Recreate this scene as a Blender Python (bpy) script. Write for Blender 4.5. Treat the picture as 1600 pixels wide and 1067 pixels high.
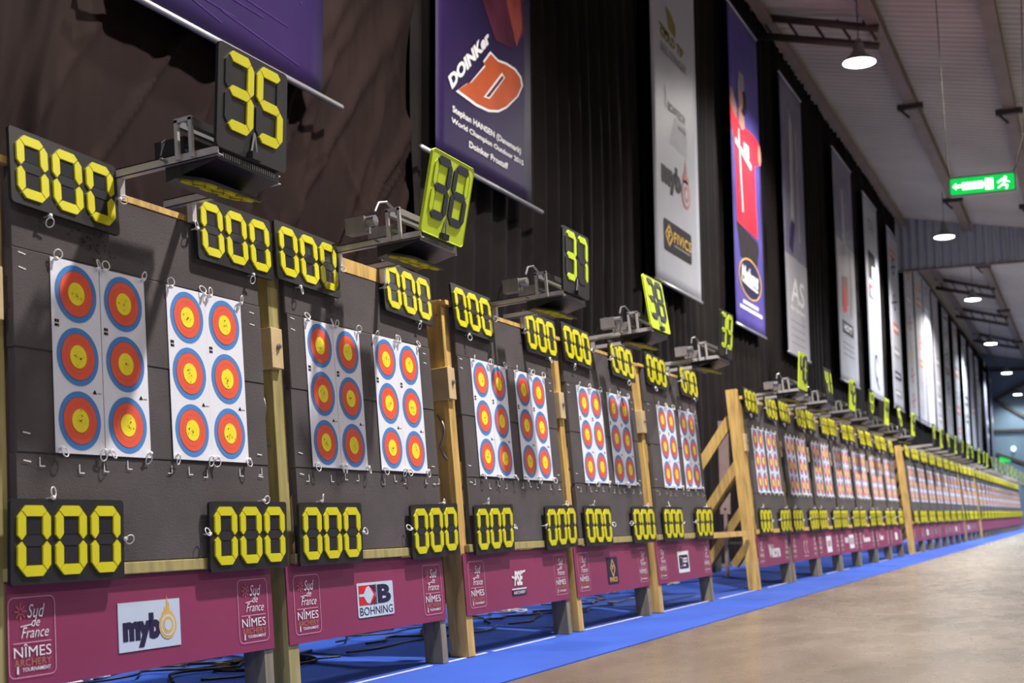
import bpy, math, random
from math import sin, cos, pi, tan, radians as R
from mathutils import Matrix, Vector
random.seed(7)
for o in list(bpy.data.objects): bpy.data.objects.remove(o)
S = bpy.context.scene
COL = S.collection

# ------------------------------------------------------------------ camera
F_PX, YAW, PITCH, ROLL, CD, CH = 2036.6, 0.4167, 0.1333, -0.0074, 3.008, 0.7388
cam_d = bpy.data.cameras.new('camera'); cam = bpy.data.objects.new('camera', cam_d); COL.objects.link(cam)
cam_d.sensor_width = 36.0; cam_d.lens = F_PX / 1600 * 36
cam_d.clip_end = 400
fw = Vector((cos(YAW)*cos(PITCH), sin(YAW)*cos(PITCH), sin(PITCH)))
r0 = Vector((sin(YAW), -cos(YAW), 0)); u0 = r0.cross(fw)
rt = cos(ROLL)*r0 + sin(ROLL)*u0; up = -sin(ROLL)*r0 + cos(ROLL)*u0
m = Matrix((rt, up, -fw)).transposed().to_4x4(); m.translation = Vector((0, -CD, CH))
cam.matrix_world = m
cam_d.dof.use_dof = True; cam_d.dof.focus_distance = 5.6; cam_d.dof.aperture_fstop = 3.3
S.camera = cam

# ------------------------------------------------------------------ world, exposure
W = bpy.data.worlds.new('world'); S.world = W; W.use_nodes = True
W.node_tree.nodes['Background'].inputs[0].default_value = (0.58, 0.59, 0.66, 1)
W.node_tree.nodes['Background'].inputs[1].default_value = 0.225
S.view_settings.view_transform = 'Standard'; S.view_settings.look = 'None'
S.view_settings.exposure = 0.0; S.view_settings.gamma = 1.0
S.view_settings.use_curve_mapping = False
S.cycles.max_bounces = 5; S.cycles.sample_clamp_indirect = 4.0

# ------------------------------------------------------------------ hall lamps (positions and power), plus added unseen spots
LAMPS = [(21.24, 0.10, 8.1), (36.2, 0.26, 8.1), (47.5, 0.45, 8.1), (60.5, 0.75, 8.1), (73.8, 0.86, 8.1), (78.5, 0.60, 7.33)]
def spot(loc, power, color=(1, 0.93, 0.86), size=150, radius=0.16, parent=None, blend=0.6, rx=0.0):
    d = bpy.data.lights.new('lamp_and_fill_light', 'SPOT'); d.energy = power; d.color = color
    d.spot_size = R(size); d.spot_blend = blend; d.shadow_soft_size = radius
    o = bpy.data.objects.new('lamp_and_fill_light', d); COL.objects.link(o); o.location = loc
    o.rotation_euler = (rx, 0, 0)
    if parent: o.parent = parent
    return o
# nearer lamp of the same row, then added unseen spots for key and fill
spot((7.2, 0.0, 8.1), 850, size=150)
for x, y, p in ((-6.5, -2.4, 1500), (6.9, -2.4, 3900), (20.5, -3.9, 4600), (34, -3.9, 4600), (48, -3.9, 4600), (62, -3.9, 4600)): spot((x, y, 8.1), p, size=150, color=(1, 0.93, 0.86) if x < 30 else (0.88, 0.94, 1.0))
for x in (-6, 8, 22, 40, 58, 74): spot((x, -9.5, 7.4), 900 if x < 30 else 1600, size=165, radius=0.3, color=(1, 0.93, 0.86) if x < 30 else (0.88, 0.94, 1.0))

# ------------------------------------------------------------------ materials
MATS = {}
def mat(name, col, rough=0.6, metal=0.0, var=0.12, scale=8.0, bump=0.0, bscale=None, emit=None, spec=0.5, stretch=None, coat=0.0):
    if name in MATS: return MATS[name]
    if name.startswith(('print_', 'ink_')): spec = 0.12
    m = bpy.data.materials.new(name); m.use_nodes = True; nt = m.node_tree; b = nt.nodes['Principled BSDF']
    b.inputs['Roughness'].default_value = rough; b.inputs['Metallic'].default_value = metal
    b.inputs['Specular IOR Level'].default_value = spec
    if coat: b.inputs['Coat Weight'].default_value = coat
    tc = nt.nodes.new('ShaderNodeTexCoord'); mp = nt.nodes.new('ShaderNodeMapping')
    nt.links.new(tc.outputs['Object'], mp.inputs[0])
    if stretch: mp.inputs['Scale'].default_value = stretch
    n = nt.nodes.new('ShaderNodeTexNoise'); n.inputs['Scale'].default_value = scale; n.inputs['Detail'].default_value = 4
    nt.links.new(mp.outputs[0], n.inputs['Vector'])
    cr = nt.nodes.new('ShaderNodeValToRGB')
    cr.color_ramp.elements[0].position = 0.3; cr.color_ramp.elements[1].position = 0.7
    cr.color_ramp.elements[0].color = tuple(max(0, c*(1-var)) for c in col)+(1,)
    cr.color_ramp.elements[1].color = tuple(min(1, c*(1+var)) for c in col)+(1,)
    nt.links.new(n.outputs['Fac'], cr.inputs[0]); nt.links.new(cr.outputs[0], b.inputs['Base Color'])
    if bump:
        n2 = nt.nodes.new('ShaderNodeTexNoise'); n2.inputs['Scale'].default_value = bscale or scale*6; n2.inputs['Detail'].default_value = 3
        nt.links.new(mp.outputs[0], n2.inputs['Vector'])
        bp = nt.nodes.new('ShaderNodeBump'); bp.inputs['Strength'].default_value = bump; bp.inputs['Distance'].default_value = 0.01
        nt.links.new(n2.outputs['Fac'], bp.inputs['Height']); nt.links.new(bp.outputs[0], b.inputs['Normal'])
    if emit:
        b.inputs['Emission Color'].default_value = tuple(emit[:3])+(1,); b.inputs['Emission Strength'].default_value = emit[3]
    MATS[name] = m; return m
M_foam = mat('dark_foam', (0.072, 0.063, 0.068), 0.95, var=0.25, scale=2.5, bump=0.22, bscale=170)
M_wood = mat('pine_wood', (0.60, 0.39, 0.12), 0.7, var=0.3, scale=5, stretch=(6, 0.7, 6), bump=0.1)
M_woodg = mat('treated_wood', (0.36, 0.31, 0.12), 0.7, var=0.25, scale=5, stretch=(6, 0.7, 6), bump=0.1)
M_woodd = mat('shade_darkened_wood', (0.25, 0.22, 0.15), 0.75, var=0.25, scale=5, stretch=(6, 0.7, 6), bump=0.1)  # greenish grey post wood, darkened in colour for the shade on the legs
M_block = mat('pale_block_wood', (0.58, 0.44, 0.24), 0.7, var=0.12, scale=12)
M_blackp = mat('black_plastic', (0.014, 0.014, 0.017), 0.42, var=0.1)
M_blackg = mat('black_gloss', (0.022, 0.022, 0.028), 0.3, var=0.1)
M_off = mat('off_segment_black', (0.024, 0.025, 0.03), 0.35, var=0.1)
M_yel = mat('segment_yellow', (0.66, 0.62, 0.008), 0.5, var=0.05)
M_yelg = mat('fluorescent_lime', (0.60, 0.78, 0.03), 0.5, var=0.04)
M_navy = mat('segment_slate', (0.03, 0.036, 0.055), 0.45, var=0.1)
M_paper = mat('paper_white', (0.76, 0.79, 0.90), 0.75, var=0.03)
M_pb = mat('target_blue', (0.05, 0.23, 0.62), 0.75, var=0.05)
M_pr = mat('target_red', (0.78, 0.10, 0.05), 0.75, var=0.05)
M_pr2 = mat('target_red_line', (0.50, 0.05, 0.03), 0.75, var=0.05)
M_py = mat('target_yellow', (0.90, 0.78, 0.02), 0.75, var=0.04)
M_py2 = mat('target_yellow_line', (0.55, 0.45, 0.02), 0.75, var=0.04)
M_ink = mat('ink_black', (0.015, 0.015, 0.02), 0.7)
M_pin = mat('pin_white', (0.80, 0.80, 0.80), 0.35, var=0.03)
M_mag = mat('banner_magenta', (0.26, 0.032, 0.10), 0.5, var=0.08, scale=1.5)
M_white = mat('print_white', (0.80, 0.80, 0.82), 0.6, var=0.02)
M_pale = mat('print_pale_blue', (0.55, 0.65, 0.78), 0.6, var=0.02)
M_pink = mat('print_pink', (0.72, 0.40, 0.50), 0.6, var=0.02)
M_orange = mat('print_orange', (0.65, 0.20, 0.08), 0.6, var=0.05)
M_bronze = mat('print_bronze', (0.48, 0.20, 0.10), 0.6)
M_burst = mat('print_burst', (0.55, 0.15, 0.15), 0.6)
M_gold = mat('print_gold', (0.70, 0.45, 0.10), 0.6, var=0.05)
M_red = mat('print_red', (0.62, 0.03, 0.04), 0.6, var=0.05)
M_dnavy = mat('print_navy', (0.03, 0.025, 0.07), 0.6, var=0.05)
M_grey = mat('print_grey', (0.28, 0.28, 0.31), 0.6, var=0.05)
M_alu = mat('aluminium', (0.58, 0.56, 0.57), 0.38, metal=0.35, var=0.06)
M_steel = mat('dull_steel', (0.35, 0.35, 0.37), 0.45, metal=0.85, var=0.1)
M_servo = mat('servo_grey', (0.22, 0.20, 0.20), 0.5, var=0.15, scale=20)
M_cable = mat('cable_black', (0.012, 0.012, 0.014), 0.45)
M_cablew = mat('cable_white', (0.7, 0.7, 0.72), 0.5)
M_bar = mat('bar_metal', (0.45, 0.45, 0.48), 0.4, metal=0.7, var=0.08)
M_beam = mat('steel_beam', (0.20, 0.155, 0.13), 0.6, var=0.15, scale=2)
M_beamd = mat('dark_steel_pipe', (0.06, 0.045, 0.04), 0.6, var=0.15, scale=2)
M_roof = mat('roof_sheet', (0.56, 0.55, 0.52), 0.55, var=0.15, scale=0.4)
M_corr = mat('corrugated_sheet', (0.42, 0.45, 0.52), 0.5, metal=0.1, var=0.1, scale=0.6)
M_end = mat('end_wall_sheet', (0.17, 0.24, 0.30), 0.7, var=0.2, scale=0.3)
M_wallm = mat('side_wall_sheet', (0.12, 0.12, 0.13), 0.7, var=0.2, scale=0.3)
M_concrete = mat('base_slab', (0.22, 0.2, 0.18), 0.8, var=0.15, scale=0.5)
M_lampg = mat('lamp_reflector', (0.25, 0.27, 0.26), 0.4, metal=0.5)
M_lampw = mat('wall_lamp_glass', (0.7, 0.8, 0.8), 0.4, emit=(0.6, 0.9, 0.9, 2.0))
M_lampe = mat('lamp_glass', (0.9, 0.9, 0.9), 0.4, emit=(0.93, 1.0, 1.0, 22.0))
M_exitg = mat('exit_green', (0.0, 0.25, 0.05), 0.4, emit=(0.0, 0.58, 0.07, 1.2))
M_exitw = mat('exit_white', (0.9, 1, 0.9), 0.4, emit=(0.85, 1.0, 0.88, 2.5))
M_acr = mat('sign_housing', (0.45, 0.5, 0.47), 0.3, var=0.05)
M_bin = mat('dark_grey_plastic', (0.05, 0.055, 0.06), 0.5)

def floor_mat():
    m = bpy.data.materials.new('polished_concrete'); m.use_nodes = True; nt = m.node_tree; b = nt.nodes['Principled BSDF']
    tc = nt.nodes.new('ShaderNodeTexCoord'); mp = nt.nodes.new('ShaderNodeMapping'); mp.inputs['Scale'].default_value = (0.5, 1.0, 1)
    nt.links.new(tc.outputs['Object'], mp.inputs[0])
    n = nt.nodes.new('ShaderNodeTexNoise'); n.inputs['Scale'].default_value = 1.3; n.inputs['Detail'].default_value = 4; n.inputs['Roughness'].default_value = 0.55
    nt.links.new(mp.outputs[0], n.inputs['Vector'])
    cr = nt.nodes.new('ShaderNodeValToRGB'); e = cr.color_ramp.elements
    e[0].position = 0.32; e[0].color = (0.135, 0.108, 0.086, 1); e[1].position = 0.7; e[1].color = (0.245, 0.20, 0.165, 1)
    nt.links.new(n.outputs['Fac'], cr.inputs[0]); nt.links.new(cr.outputs[0], b.inputs['Base Color'])
    n2 = nt.nodes.new('ShaderNodeTexNoise'); n2.inputs['Scale'].default_value = 5; n2.inputs['Detail'].default_value = 5
    nt.links.new(mp.outputs[0], n2.inputs['Vector'])
    mr = nt.nodes.new('ShaderNodeMapRange'); mr.inputs['To Min'].default_value = 0.16; mr.inputs['To Max'].default_value = 0.38
    nt.links.new(n2.outputs['Fac'], mr.inputs['Value']); nt.links.new(mr.outputs[0], b.inputs['Roughness'])
    bp = nt.nodes.new('ShaderNodeBump'); bp.inputs['Strength'].default_value = 0.015
    nt.links.new(n2.outputs['Fac'], bp.inputs['Height']); nt.links.new(bp.outputs[0], b.inputs['Normal'])
    return m
M_floor = floor_mat()
M_carpet = mat('blue_carpet', (0.02, 0.085, 0.50), 0.9, var=0.15, scale=1.2, bump=0.3, bscale=300)
M_tape = mat('white_floor_tape', (0.72, 0.72, 0.75), 0.6)
def cloth_mat(name, c1, c2, rough=0.9):
    m = mat(name, c1, rough, var=0.0, scale=1.0, spec=0.15 if rough > 0.8 else 0.22)
    nt = m.node_tree; cr = [n for n in nt.nodes if n.type == 'VALTORGB'][0]
    cr.color_ramp.elements[0].color = c1+(1,); cr.color_ramp.elements[1].color = c2+(1,)
    return m
M_cur_b = cloth_mat('curtain_brown_black', (0.0085, 0.0044, 0.0040), (0.0165, 0.0085, 0.0078))
M_cur = cloth_mat('curtain_black', (0.006, 0.0048, 0.005), (0.014, 0.0105, 0.0105))
M_ban_p = cloth_mat('banner_purple', (0.013, 0.007, 0.046), (0.025, 0.011, 0.064), 0.5)
M_ban_b = cloth_mat('banner_blue', (0.06, 0.05, 0.27), (0.12, 0.10, 0.38), 0.45)
M_ban_d = cloth_mat('banner_slate', (0.11, 0.11, 0.19), (0.24, 0.23, 0.31), 0.45)
M_ban_w = cloth_mat('banner_white', (0.38, 0.40, 0.46), (0.44, 0.46, 0.52), 0.5)
M_ban_s = cloth_mat('banner_silver', (0.35, 0.35, 0.40), (0.45, 0.45, 0.50), 0.5)

# ------------------------------------------------------------------ mesh builder
_TXT = {}
def text_geo(s, shear=0.0, bold=0.0, spacing=1.0):
    k = (s, shear, bold, spacing)
    if k in _TXT: return _TXT[k]
    c = bpy.data.curves.new('t', 'FONT'); c.body = s; c.size = 1; c.shear = shear; c.offset = bold; c.space_character = spacing; c.resolution_u = 3
    o = bpy.data.objects.new('t', c); COL.objects.link(o)
    dg = bpy.context.evaluated_depsgraph_get(); me = bpy.data.meshes.new_from_object(o.evaluated_get(dg))
    v = [tuple(x.co) for x in me.vertices]; f = [tuple(p.vertices) for p in me.polygons]
    bpy.data.objects.remove(o); bpy.data.curves.remove(c); bpy.data.meshes.remove(me)
    xs = [p[0] for p in v]; ys = [p[1] for p in v]
    _TXT[k] = (v, f, min(xs), max(xs), min(ys), max(ys)); return _TXT[k]

class MB:
    def __init__(s): s.v = []; s.f = []; s.m = []; s.mats = []; s.T = None
    def mi(s, m):
        if m not in s.mats: s.mats.append(m)
        return s.mats.index(m)
    def add(s, vs, fs, m):
        k = len(s.v); i = s.mi(m)
        if s.T: vs = [tuple(s.T @ Vector(p)) for p in vs]
        s.v += [tuple(p) for p in vs]; s.f += [tuple(a+k for a in f) for f in fs]; s.m += [i]*len(fs)
    def box(s, a, b, m):
        x0, y0, z0 = a; x1, y1, z1 = b
        s.add([(x0,y0,z0),(x1,y0,z0),(x1,y1,z0),(x0,y1,z0),(x0,y0,z1),(x1,y0,z1),(x1,y1,z1),(x0,y1,z1)],
              [(0,3,2,1),(4,5,6,7),(0,1,5,4),(1,2,6,5),(2,3,7,6),(3,0,4,7)], m)
    def hexa(s, vs, m): s.add(vs, [(0,3,2,1),(4,5,6,7),(0,1,5,4),(1,2,6,5),(2,3,7,6),(3,0,4,7)], m)
    def beam(s, p, q, w, h, m):
        p = Vector(p); q = Vector(q); d = (q-p).normalized()
        a = Vector((0,0,1)) if abs(d.z) < 0.9 else Vector((1,0,0))
        sx = d.cross(a).normalized()*w/2; sy = sx.cross(d).normalized()*h/2
        s.hexa([p-sx-sy, p+sx-sy, p+sx+sy, p-sx+sy, q-sx-sy, q+sx-sy, q+sx+sy, q-sx+sy], m)
    def prism(s, pts, z0, z1, m, cap_m=None):
        n = len(pts)
        s.add([(x,y,z0) for x,y in pts]+[(x,y,z1) for x,y in pts],
              [tuple(range(n-1,-1,-1))]+[(i,(i+1)%n,(i+1)%n+n,i+n) for i in range(n)], m)
        s.add([(x,y,z1) for x,y in pts], [tuple(range(n))], cap_m or m)
    def flat(s, pts, z, m): s.add([(x,y,z) for x,y in pts], [tuple(range(len(pts)))], m)
    def ring(s, cx, cy, z, r0, r1, m, n=32, sy=1.0, a0=0, a1=2*pi):
        full = abs(a1-a0-2*pi) < 1e-6; k = n if full else n+1
        v = []
        for i in range(k):
            a = a0+(a1-a0)*i/n; v += [(cx+r0*cos(a), cy+sy*r0*sin(a), z), (cx+r1*cos(a), cy+sy*r1*sin(a), z)]
        s.add(v, [(2*i, 2*i+1, (2*i+3) % (2*k), (2*i+2) % (2*k)) for i in range(n)], m)
    def disc(s, cx, cy, z, r, m, n=32, sy=1.0):
        s.add([(cx+r*cos(2*pi*i/n), cy+sy*r*sin(2*pi*i/n), z) for i in range(n)], [tuple(range(n))], m)
    def stroke(s, pts, w, z, m):
        for (x0,y0),(x1,y1) in zip(pts, pts[1:]):
            d = math.hypot(x1-x0, y1-y0) or 1; nx, ny = -(y1-y0)/d*w/2, (x1-x0)/d*w/2; ex, ey = (x1-x0)/d*w*0.3, (y1-y0)/d*w*0.3
            s.flat([(x0+nx-ex,y0+ny-ey),(x0-nx-ex,y0-ny-ey),(x1-nx+ex,y1-ny+ey),(x1+nx+ex,y1+ny+ey)], z, m)
    def text(s, t, cx, cy, z, w, h, m, shear=0.0, bold=0.0, rot=0.0, spacing=1.0):
        v, f, x0, x1, y0, y1 = text_geo(t, shear, bold, spacing)
        kx = w/(x1-x0); ky = h/(y1-y0); mx = (x0+x1)/2; my = (y0+y1)/2; c, sn = cos(rot), sin(rot)
        vv = []
        for x, y, _ in v:
            a = (x-mx)*kx; b = (y-my)*ky; vv.append((cx+a*c-b*sn, cy+a*sn+b*c, z))
        s.add(vv, f, m)
    def tube(s, pts, r, m, n=6, closed=False):
        pts = [Vector(p) for p in pts]; N = len(pts); v = []; 
        for i, p in enumerate(pts):
            a = pts[(i-1) % N] if (closed or i > 0) else p; b = pts[(i+1) % N] if (closed or i < N-1) else p
            d = (b-a).normalized(); q = Vector((0,0,1)) if abs(d.z) < 0.95 else Vector((1,0,0))
            e1 = d.cross(q).normalized(); e2 = d.cross(e1)
            v += [tuple(p+e1*r*cos(2*pi*k/n)+e2*r*sin(2*pi*k/n)) for k in range(n)]
        f = []
        for i in range(N if closed else N-1):
            j = (i+1) % N
            f += [(i*n+k, i*n+(k+1) % n, j*n+(k+1) % n, j*n+k) for k in range(n)]
        if not closed: f += [tuple(range(n-1,-1,-1)), tuple((N-1)*n+k for k in range(n))]
        s.add(v, f, m)
    def cyl(s, a, b, r, m, n=12): s.tube([a, b], r, m, n)
    def lathe(s, prof, m, n=28, c=(0,0,0)):
        v = []; K = len(prof)
        for i in range(n):
            t = 2*pi*i/n; v += [(c[0]+r*cos(t), c[1]+r*sin(t), c[2]+z) for r, z in prof]
        s.add(v, [(i*K+j, ((i+1) % n)*K+j, ((i+1) % n)*K+j+1, i*K+j+1) for i in range(n) for j in range(K-1)], m)
    def mesh(s, name, smooth=False):
        me = bpy.data.meshes.new(name); me.from_pydata(s.v, [], s.f)
        for m in s.mats: me.materials.append(m)
        me.polygons.foreach_set('material_index', s.m)
        if smooth: me.polygons.foreach_set('use_smooth', [True]*len(s.f))
        me.update(); return me
    def build(s, name, parent=None, smooth=False, bevel=0.0):
        o = bpy.data.objects.new(name, s.mesh(name, smooth)); COL.objects.link(o)
        if parent: o.parent = parent
        if bevel:
            b = o.modifiers.new('bevel', 'BEVEL'); b.width = bevel; b.segments = 2; b.limit_method = 'ANGLE'
        return o

def tag(o, label=None, cat=None, group=None, kind=None):
    if label: o['label'] = label
    if cat: o['category'] = cat
    if group: o['group'] = group
    if kind: o['kind'] = kind
    return o
def empty(name, loc=(0,0,0), rot=(0,0,0)):
    o = bpy.data.objects.new(name, None); COL.objects.link(o); o.location = loc; o.rotation_euler = rot; o.empty_display_size = 0.05
    return o
def dup(root, label=None, group=None):
    r = root.copy(); COL.objects.link(r)
    for ch in root.children:
        c = ch.copy(); COL.objects.link(c); c.parent = r
        for g in ch.children:
            d = g.copy(); COL.objects.link(d); d.parent = c
            for h in g.children:
                e = h.copy(); COL.objects.link(e); e.parent = d
    if label: r['label'] = label
    if group: r['group'] = group
    return r

# ------------------------------------------------------------------ board frame: face coordinates (u along row, v up the leaning face, w outwards)
TH = 0.0899; FACE_ROT = (pi/2-TH, 0, 0)
def fpt(u, v, w=0.0): return (u, v*sin(TH)-w*cos(TH), v*cos(TH)+w*sin(TH))

# ------------------------------------------------------------------ setting
def roofz(y): return 9.85+0.19*(y-2.15)
b = MB(); b.box((-8,-16,-0.3),(84,2.7,0.0), M_floor); f = b.build('floor'); tag(f, kind='structure')
b = MB(); b.box((-2,-0.545,0.0),(84,1.82,0.006), M_carpet)
tag(b.build('blue_carpet_runner'), 'long blue carpet runner laid under the row of target boards', 'carpet')
b = MB()
n = 84*4; vs = []; fs = []
X0 = -8.0; P_ = 0.26; NX = int(92/P_)*4
for i in range(NX+1):
    x = X0+i*P_/4; dz = (0, 0.085, 0.085, 0)[i % 4]
    vs += [(x, 2.7, roofz(2.7)+dz), (x, -16, roofz(-16)+dz)]
fs = [(2*i, 2*i+1, 2*i+3, 2*i+2) for i in range(NX)]
b.add(vs, fs, M_roof); tag(b.build('ceiling'), kind='structure')
b = MB(); b.box((-8,2.6,0),(84,2.72,10.0), M_wallm); tag(b.build('wall_left'), kind='structure')
b = MB(); b.box((80.0,-16,0),(80.2,2.6,10.0), M_end)
tag(b.build('wall_back'), kind='structure')
# downstand of corrugated sheet across the hall
b = MB(); vs = []; N = 200
for i in range(N+1):
    y = 2.12-i*0.06; x = 41.0+(0, 0.07, 0.07, 0)[i % 4]
    vs += [(x, y, 8.15), (x, y, roofz(y))]
b.add(vs, [(2*i, 2*i+1, 2*i+3, 2*i+2) for i in range(N)], M_corr); b.box((41.0,-10,8.12),(41.12,2.12,8.17), M_beam)
b.box((41.0,-10,roofz(-10)-0.02),(41.02,-9.9,roofz(-10)), M_beam)
tag(b.build('trim_1'), kind='structure')
# eave strip beside the curtain top
def beam_obj(name, p, q, w, h, m): 
    b = MB(); b.beam(p, q, w, h, m); o = b.build(name); tag(o, kind='structure'); return o
beam_obj('trim_2', (8, 1.88, 9.58), (80, 1.88, 9.58), 0.18, 0.1, M_beam)
for i, (y, x1) in enumerate(((0.02, 80), (-1.9, 80), (-4.2, 80))):
    t = empty('roof_purlin', (0, y, roofz(y)-0.12)); tag(t, ('brown steel roof purlin running above the hanging lamps', 'brown steel roof purlin running above the green exit sign', 'brown steel roof purlin furthest from the curtain')[i], 'beam', 'roof purlins')
    b = MB(); b.box((0,-0.12,-0.12),(80,0.12,-0.09), M_beam); b.box((0,-0.02,-0.09),(80,0.02,0.09), M_beam); b.box((0,-0.12,0.09),(80,0.12,0.12), M_beam); b.build('beam', t)
    for x in (18, 27.5, 36.5, 47, 58, 69):
        b = MB(); b.box((x-0.06,-0.26,-0.22),(x+0.06,0.26,-0.10), M_beamd); b.beam((x,0.2,-0.2),(x,0.02,-0.4),0.05,0.05,M_beamd); b.build('bracket', t)
for k, x in enumerate((22.6, 52.0, 60.0, 69.0)):
    b = MB()
    b.cyl((x, 2.1, roofz(2.1)-0.12), (x, -0.05, roofz(0)-0.3), 0.07, M_beamd)
    b.cyl((x, 2.1, roofz(2.1)-0.48), (x, -0.05, roofz(0)-0.62), 0.07, M_beamd)
    for j in range(5):
        y = 2.0-j*0.45; b.cyl((x, y, roofz(y)-0.15), (x, y-0.22, roofz(y-0.22)-0.5), 0.025, M_beamd)
    tag(b.build('roof_truss', smooth=True), ('dark double pipe truss nearest the camera, between curtain top and purlin', 'dark roof truss first beyond the corrugated drop panel', 'dark roof truss second beyond the corrugated drop panel', 'dark roof truss furthest down the hall')[k], 'truss', 'roof trusses')
t = empty('wall_bracing', (79.9, 0, 0)); tag(t, 'dark steel bracing on the far blue-grey end wall', 'bracing')
for p, q in (((0,1.9,7.2),(0,-1.5,9.0)), ((0,1.9,7.2),(0,-2.2,4.4)), ((0,2.1,5.4),(0,-6,5.4)), ((0,2.0,4.1),(0,-3,2.2)), ((0,2.1,8.9),(0,-6,8.9)), ((0,0.7,2.4),(0,-6,2.4)), ((0,-0.4,0.0),(0,-0.4,5.4))):
    b = MB(); b.beam(p, q, 0.14, 0.16, M_beamd); b.build('steel_member', t)

# ------------------------------------------------------------------ curtains
def curtain(x0, x1, ztop, mtl, label, wrinkle=0.0, seed=0, fold=0.34, amp=0.055):
    rnd = random.Random(seed); nx = int((x1-x0)/(0.016 if wrinkle else 0.045)); nz = 26 if not wrinkle else 170
    ph = [rnd.uniform(0, 6.28) for _ in range(8)]
    cre = [(rnd.uniform(3.5, x1), rnd.uniform(0.15, 0.85), rnd.uniform(0.02, 0.05), rnd.uniform(0.03, 0.055)) for _ in range(20)] if wrinkle else []
    cre2 = [(rnd.uniform(x0, x1), rnd.uniform(1.0, 5.0), rnd.uniform(-0.9, 0.9), rnd.uniform(0.02, 0.05), rnd.uniform(0.3, 1.0)) for _ in range(34)] if wrinkle else []
    vs = []
    for j in range(nz+1):
        z = ztop*j/nz if not wrinkle else (j/nz)**1.35*ztop
        for i in range(nx+1):
            x = x0+(x1-x0)*i/nx
            s = x+0.10*sin(0.7*z+ph[0])+0.06*sin(1.9*x+ph[1])
            a = amp*(0.75+0.25*sin(1.3*x+ph[2]))*(1-0.8*wrinkle)
            y = a*sin(2*pi*s/fold+0.9*sin(2.1*x+ph[3]))+0.3*a*sin(2*pi*s/(fold*0.37)+ph[4])+0.02*sin(0.8*x+ph[5])
            for (cx, k, wd, am) in cre:
                d = (x-(cx+(z-3)*k))/wd*(1 if z < 3.6 else 1/(1+2*(z-3.6)))
                y -= wrinkle*am*math.exp(-d*d)
            for (cx, cz, sl, wd, ln) in cre2:
                dz_ = z-cz
                if abs(dz_) < ln: 
                    d = (x-cx-sl*dz_)/wd
                    if abs(d) < 3: y -= wrinkle*0.035*math.exp(-d*d)*(1-abs(dz_)/ln)
            vs.append((x, 2.2+max(y, -0.14), z))
    b = MB(); w = nx+1
    b.add(vs, [(j*w+i, j*w+i+1, (j+1)*w+i+1, (j+1)*w+i) for j in range(nz) for i in range(nx)], mtl)
    o = b.build('curtain', smooth=True); tag(o, label, 'curtain', 'black drapes hung along the wall')
cs = [(1.0, 9.6, 10.0, M_cur_b, 'wrinkled brownish black curtain nearest the camera, behind board 35', 1.0),
      (9.6, 16.0, 10.0, M_cur, 'black pleated curtain behind the purple banner with the orange letter', 0),
      (16.0, 23.0, 10.0, M_cur, 'black pleated curtain between the white banner and the banner with red-shirted archer', 0),
      (23.0, 29.0, 10.0, M_cur, 'black pleated curtain behind the dark slate banner', 0),
      (29.0, 41.0, 10.0, M_cur, 'black pleated curtain just before the corrugated drop panel', 0),
      (41.0, 52.0, 9.1, M_cur, 'black pleated curtain first beyond the corrugated drop panel', 0),
      (52.0, 65.0, 9.1, M_cur, 'black pleated curtain second beyond the corrugated drop panel', 0),
      (65.0, 79.8, 9.1, M_cur, 'black pleated curtain at the far end of the wall', 0)]
for k, (x0, x1, zt, mt, lb, wr) in enumerate(cs): curtain(x0, x1, zt, mt, lb, wr, seed=k+3, fold=0.5 if x0 > 40 else 0.36)
# scaffold rail carrying the drapes
# ------------------------------------------------------------------ stands
UA = [3.295, 4.841, 6.535, 8.174, 9.941, 13.105, 14.672, 16.171, 17.648, 19.146, 20.702, 22.219]
UA += [25.25+1.46*k for k in range(7)] + [35.95+1.46*k for k in range(3)] + [41.05+1.46*k for k in range(16)]
TOWERS = {5, 12, 19, 22}
NB = len(UA)
ordn = ['first','second','third','fourth','fifth','sixth','seventh','eighth','ninth','tenth','eleventh','twelfth','thirteenth','fourteenth','fifteenth','sixteenth','seventeenth','eighteenth']
def bname(i):
    if i < 5: return 'board %d' % (35+i)
    if i < 12: return '%s board past the open gap' % ordn[i-5]
    if i < 19: return '%s board past the second tall post' % ordn[i-12]
    if i < 22: return '%s board past the third tall post' % ordn[i-19]
    return '%s board past the fourth tall post' % ordn[i-22]
def panel(i):
    if i < 5: return ((3.125, 4.51), (4.705, 6.045), (6.37, 7.77), (7.985, 9.395), (9.69, 11.13))[i]
    return UA[i]-0.14, UA[i]+1.20
def vcut(u0_, u1_, w0, w1, v1, m, b, v0=None):
    # post: front face w0, back face w1 (w1 < w0); the foot is cut level with the floor
    c0 = -w0*tan(TH)+0.0085 if v0 is None else v0; c1 = -w1*tan(TH)+0.0085 if v0 is None else v0
    b.hexa([(u0_,c0,w0),(u1_,c0,w0),(u1_,c1,w1),(u0_,c1,w1),(u0_,v1,w0),(u1_,v1,w0),(u1_,v1,w1),(u0_,v1,w1)], m)
def w2f(y, z): return (y*sin(TH)+z*cos(TH), -y*cos(TH)+z*sin(TH))
_st = {}
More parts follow.
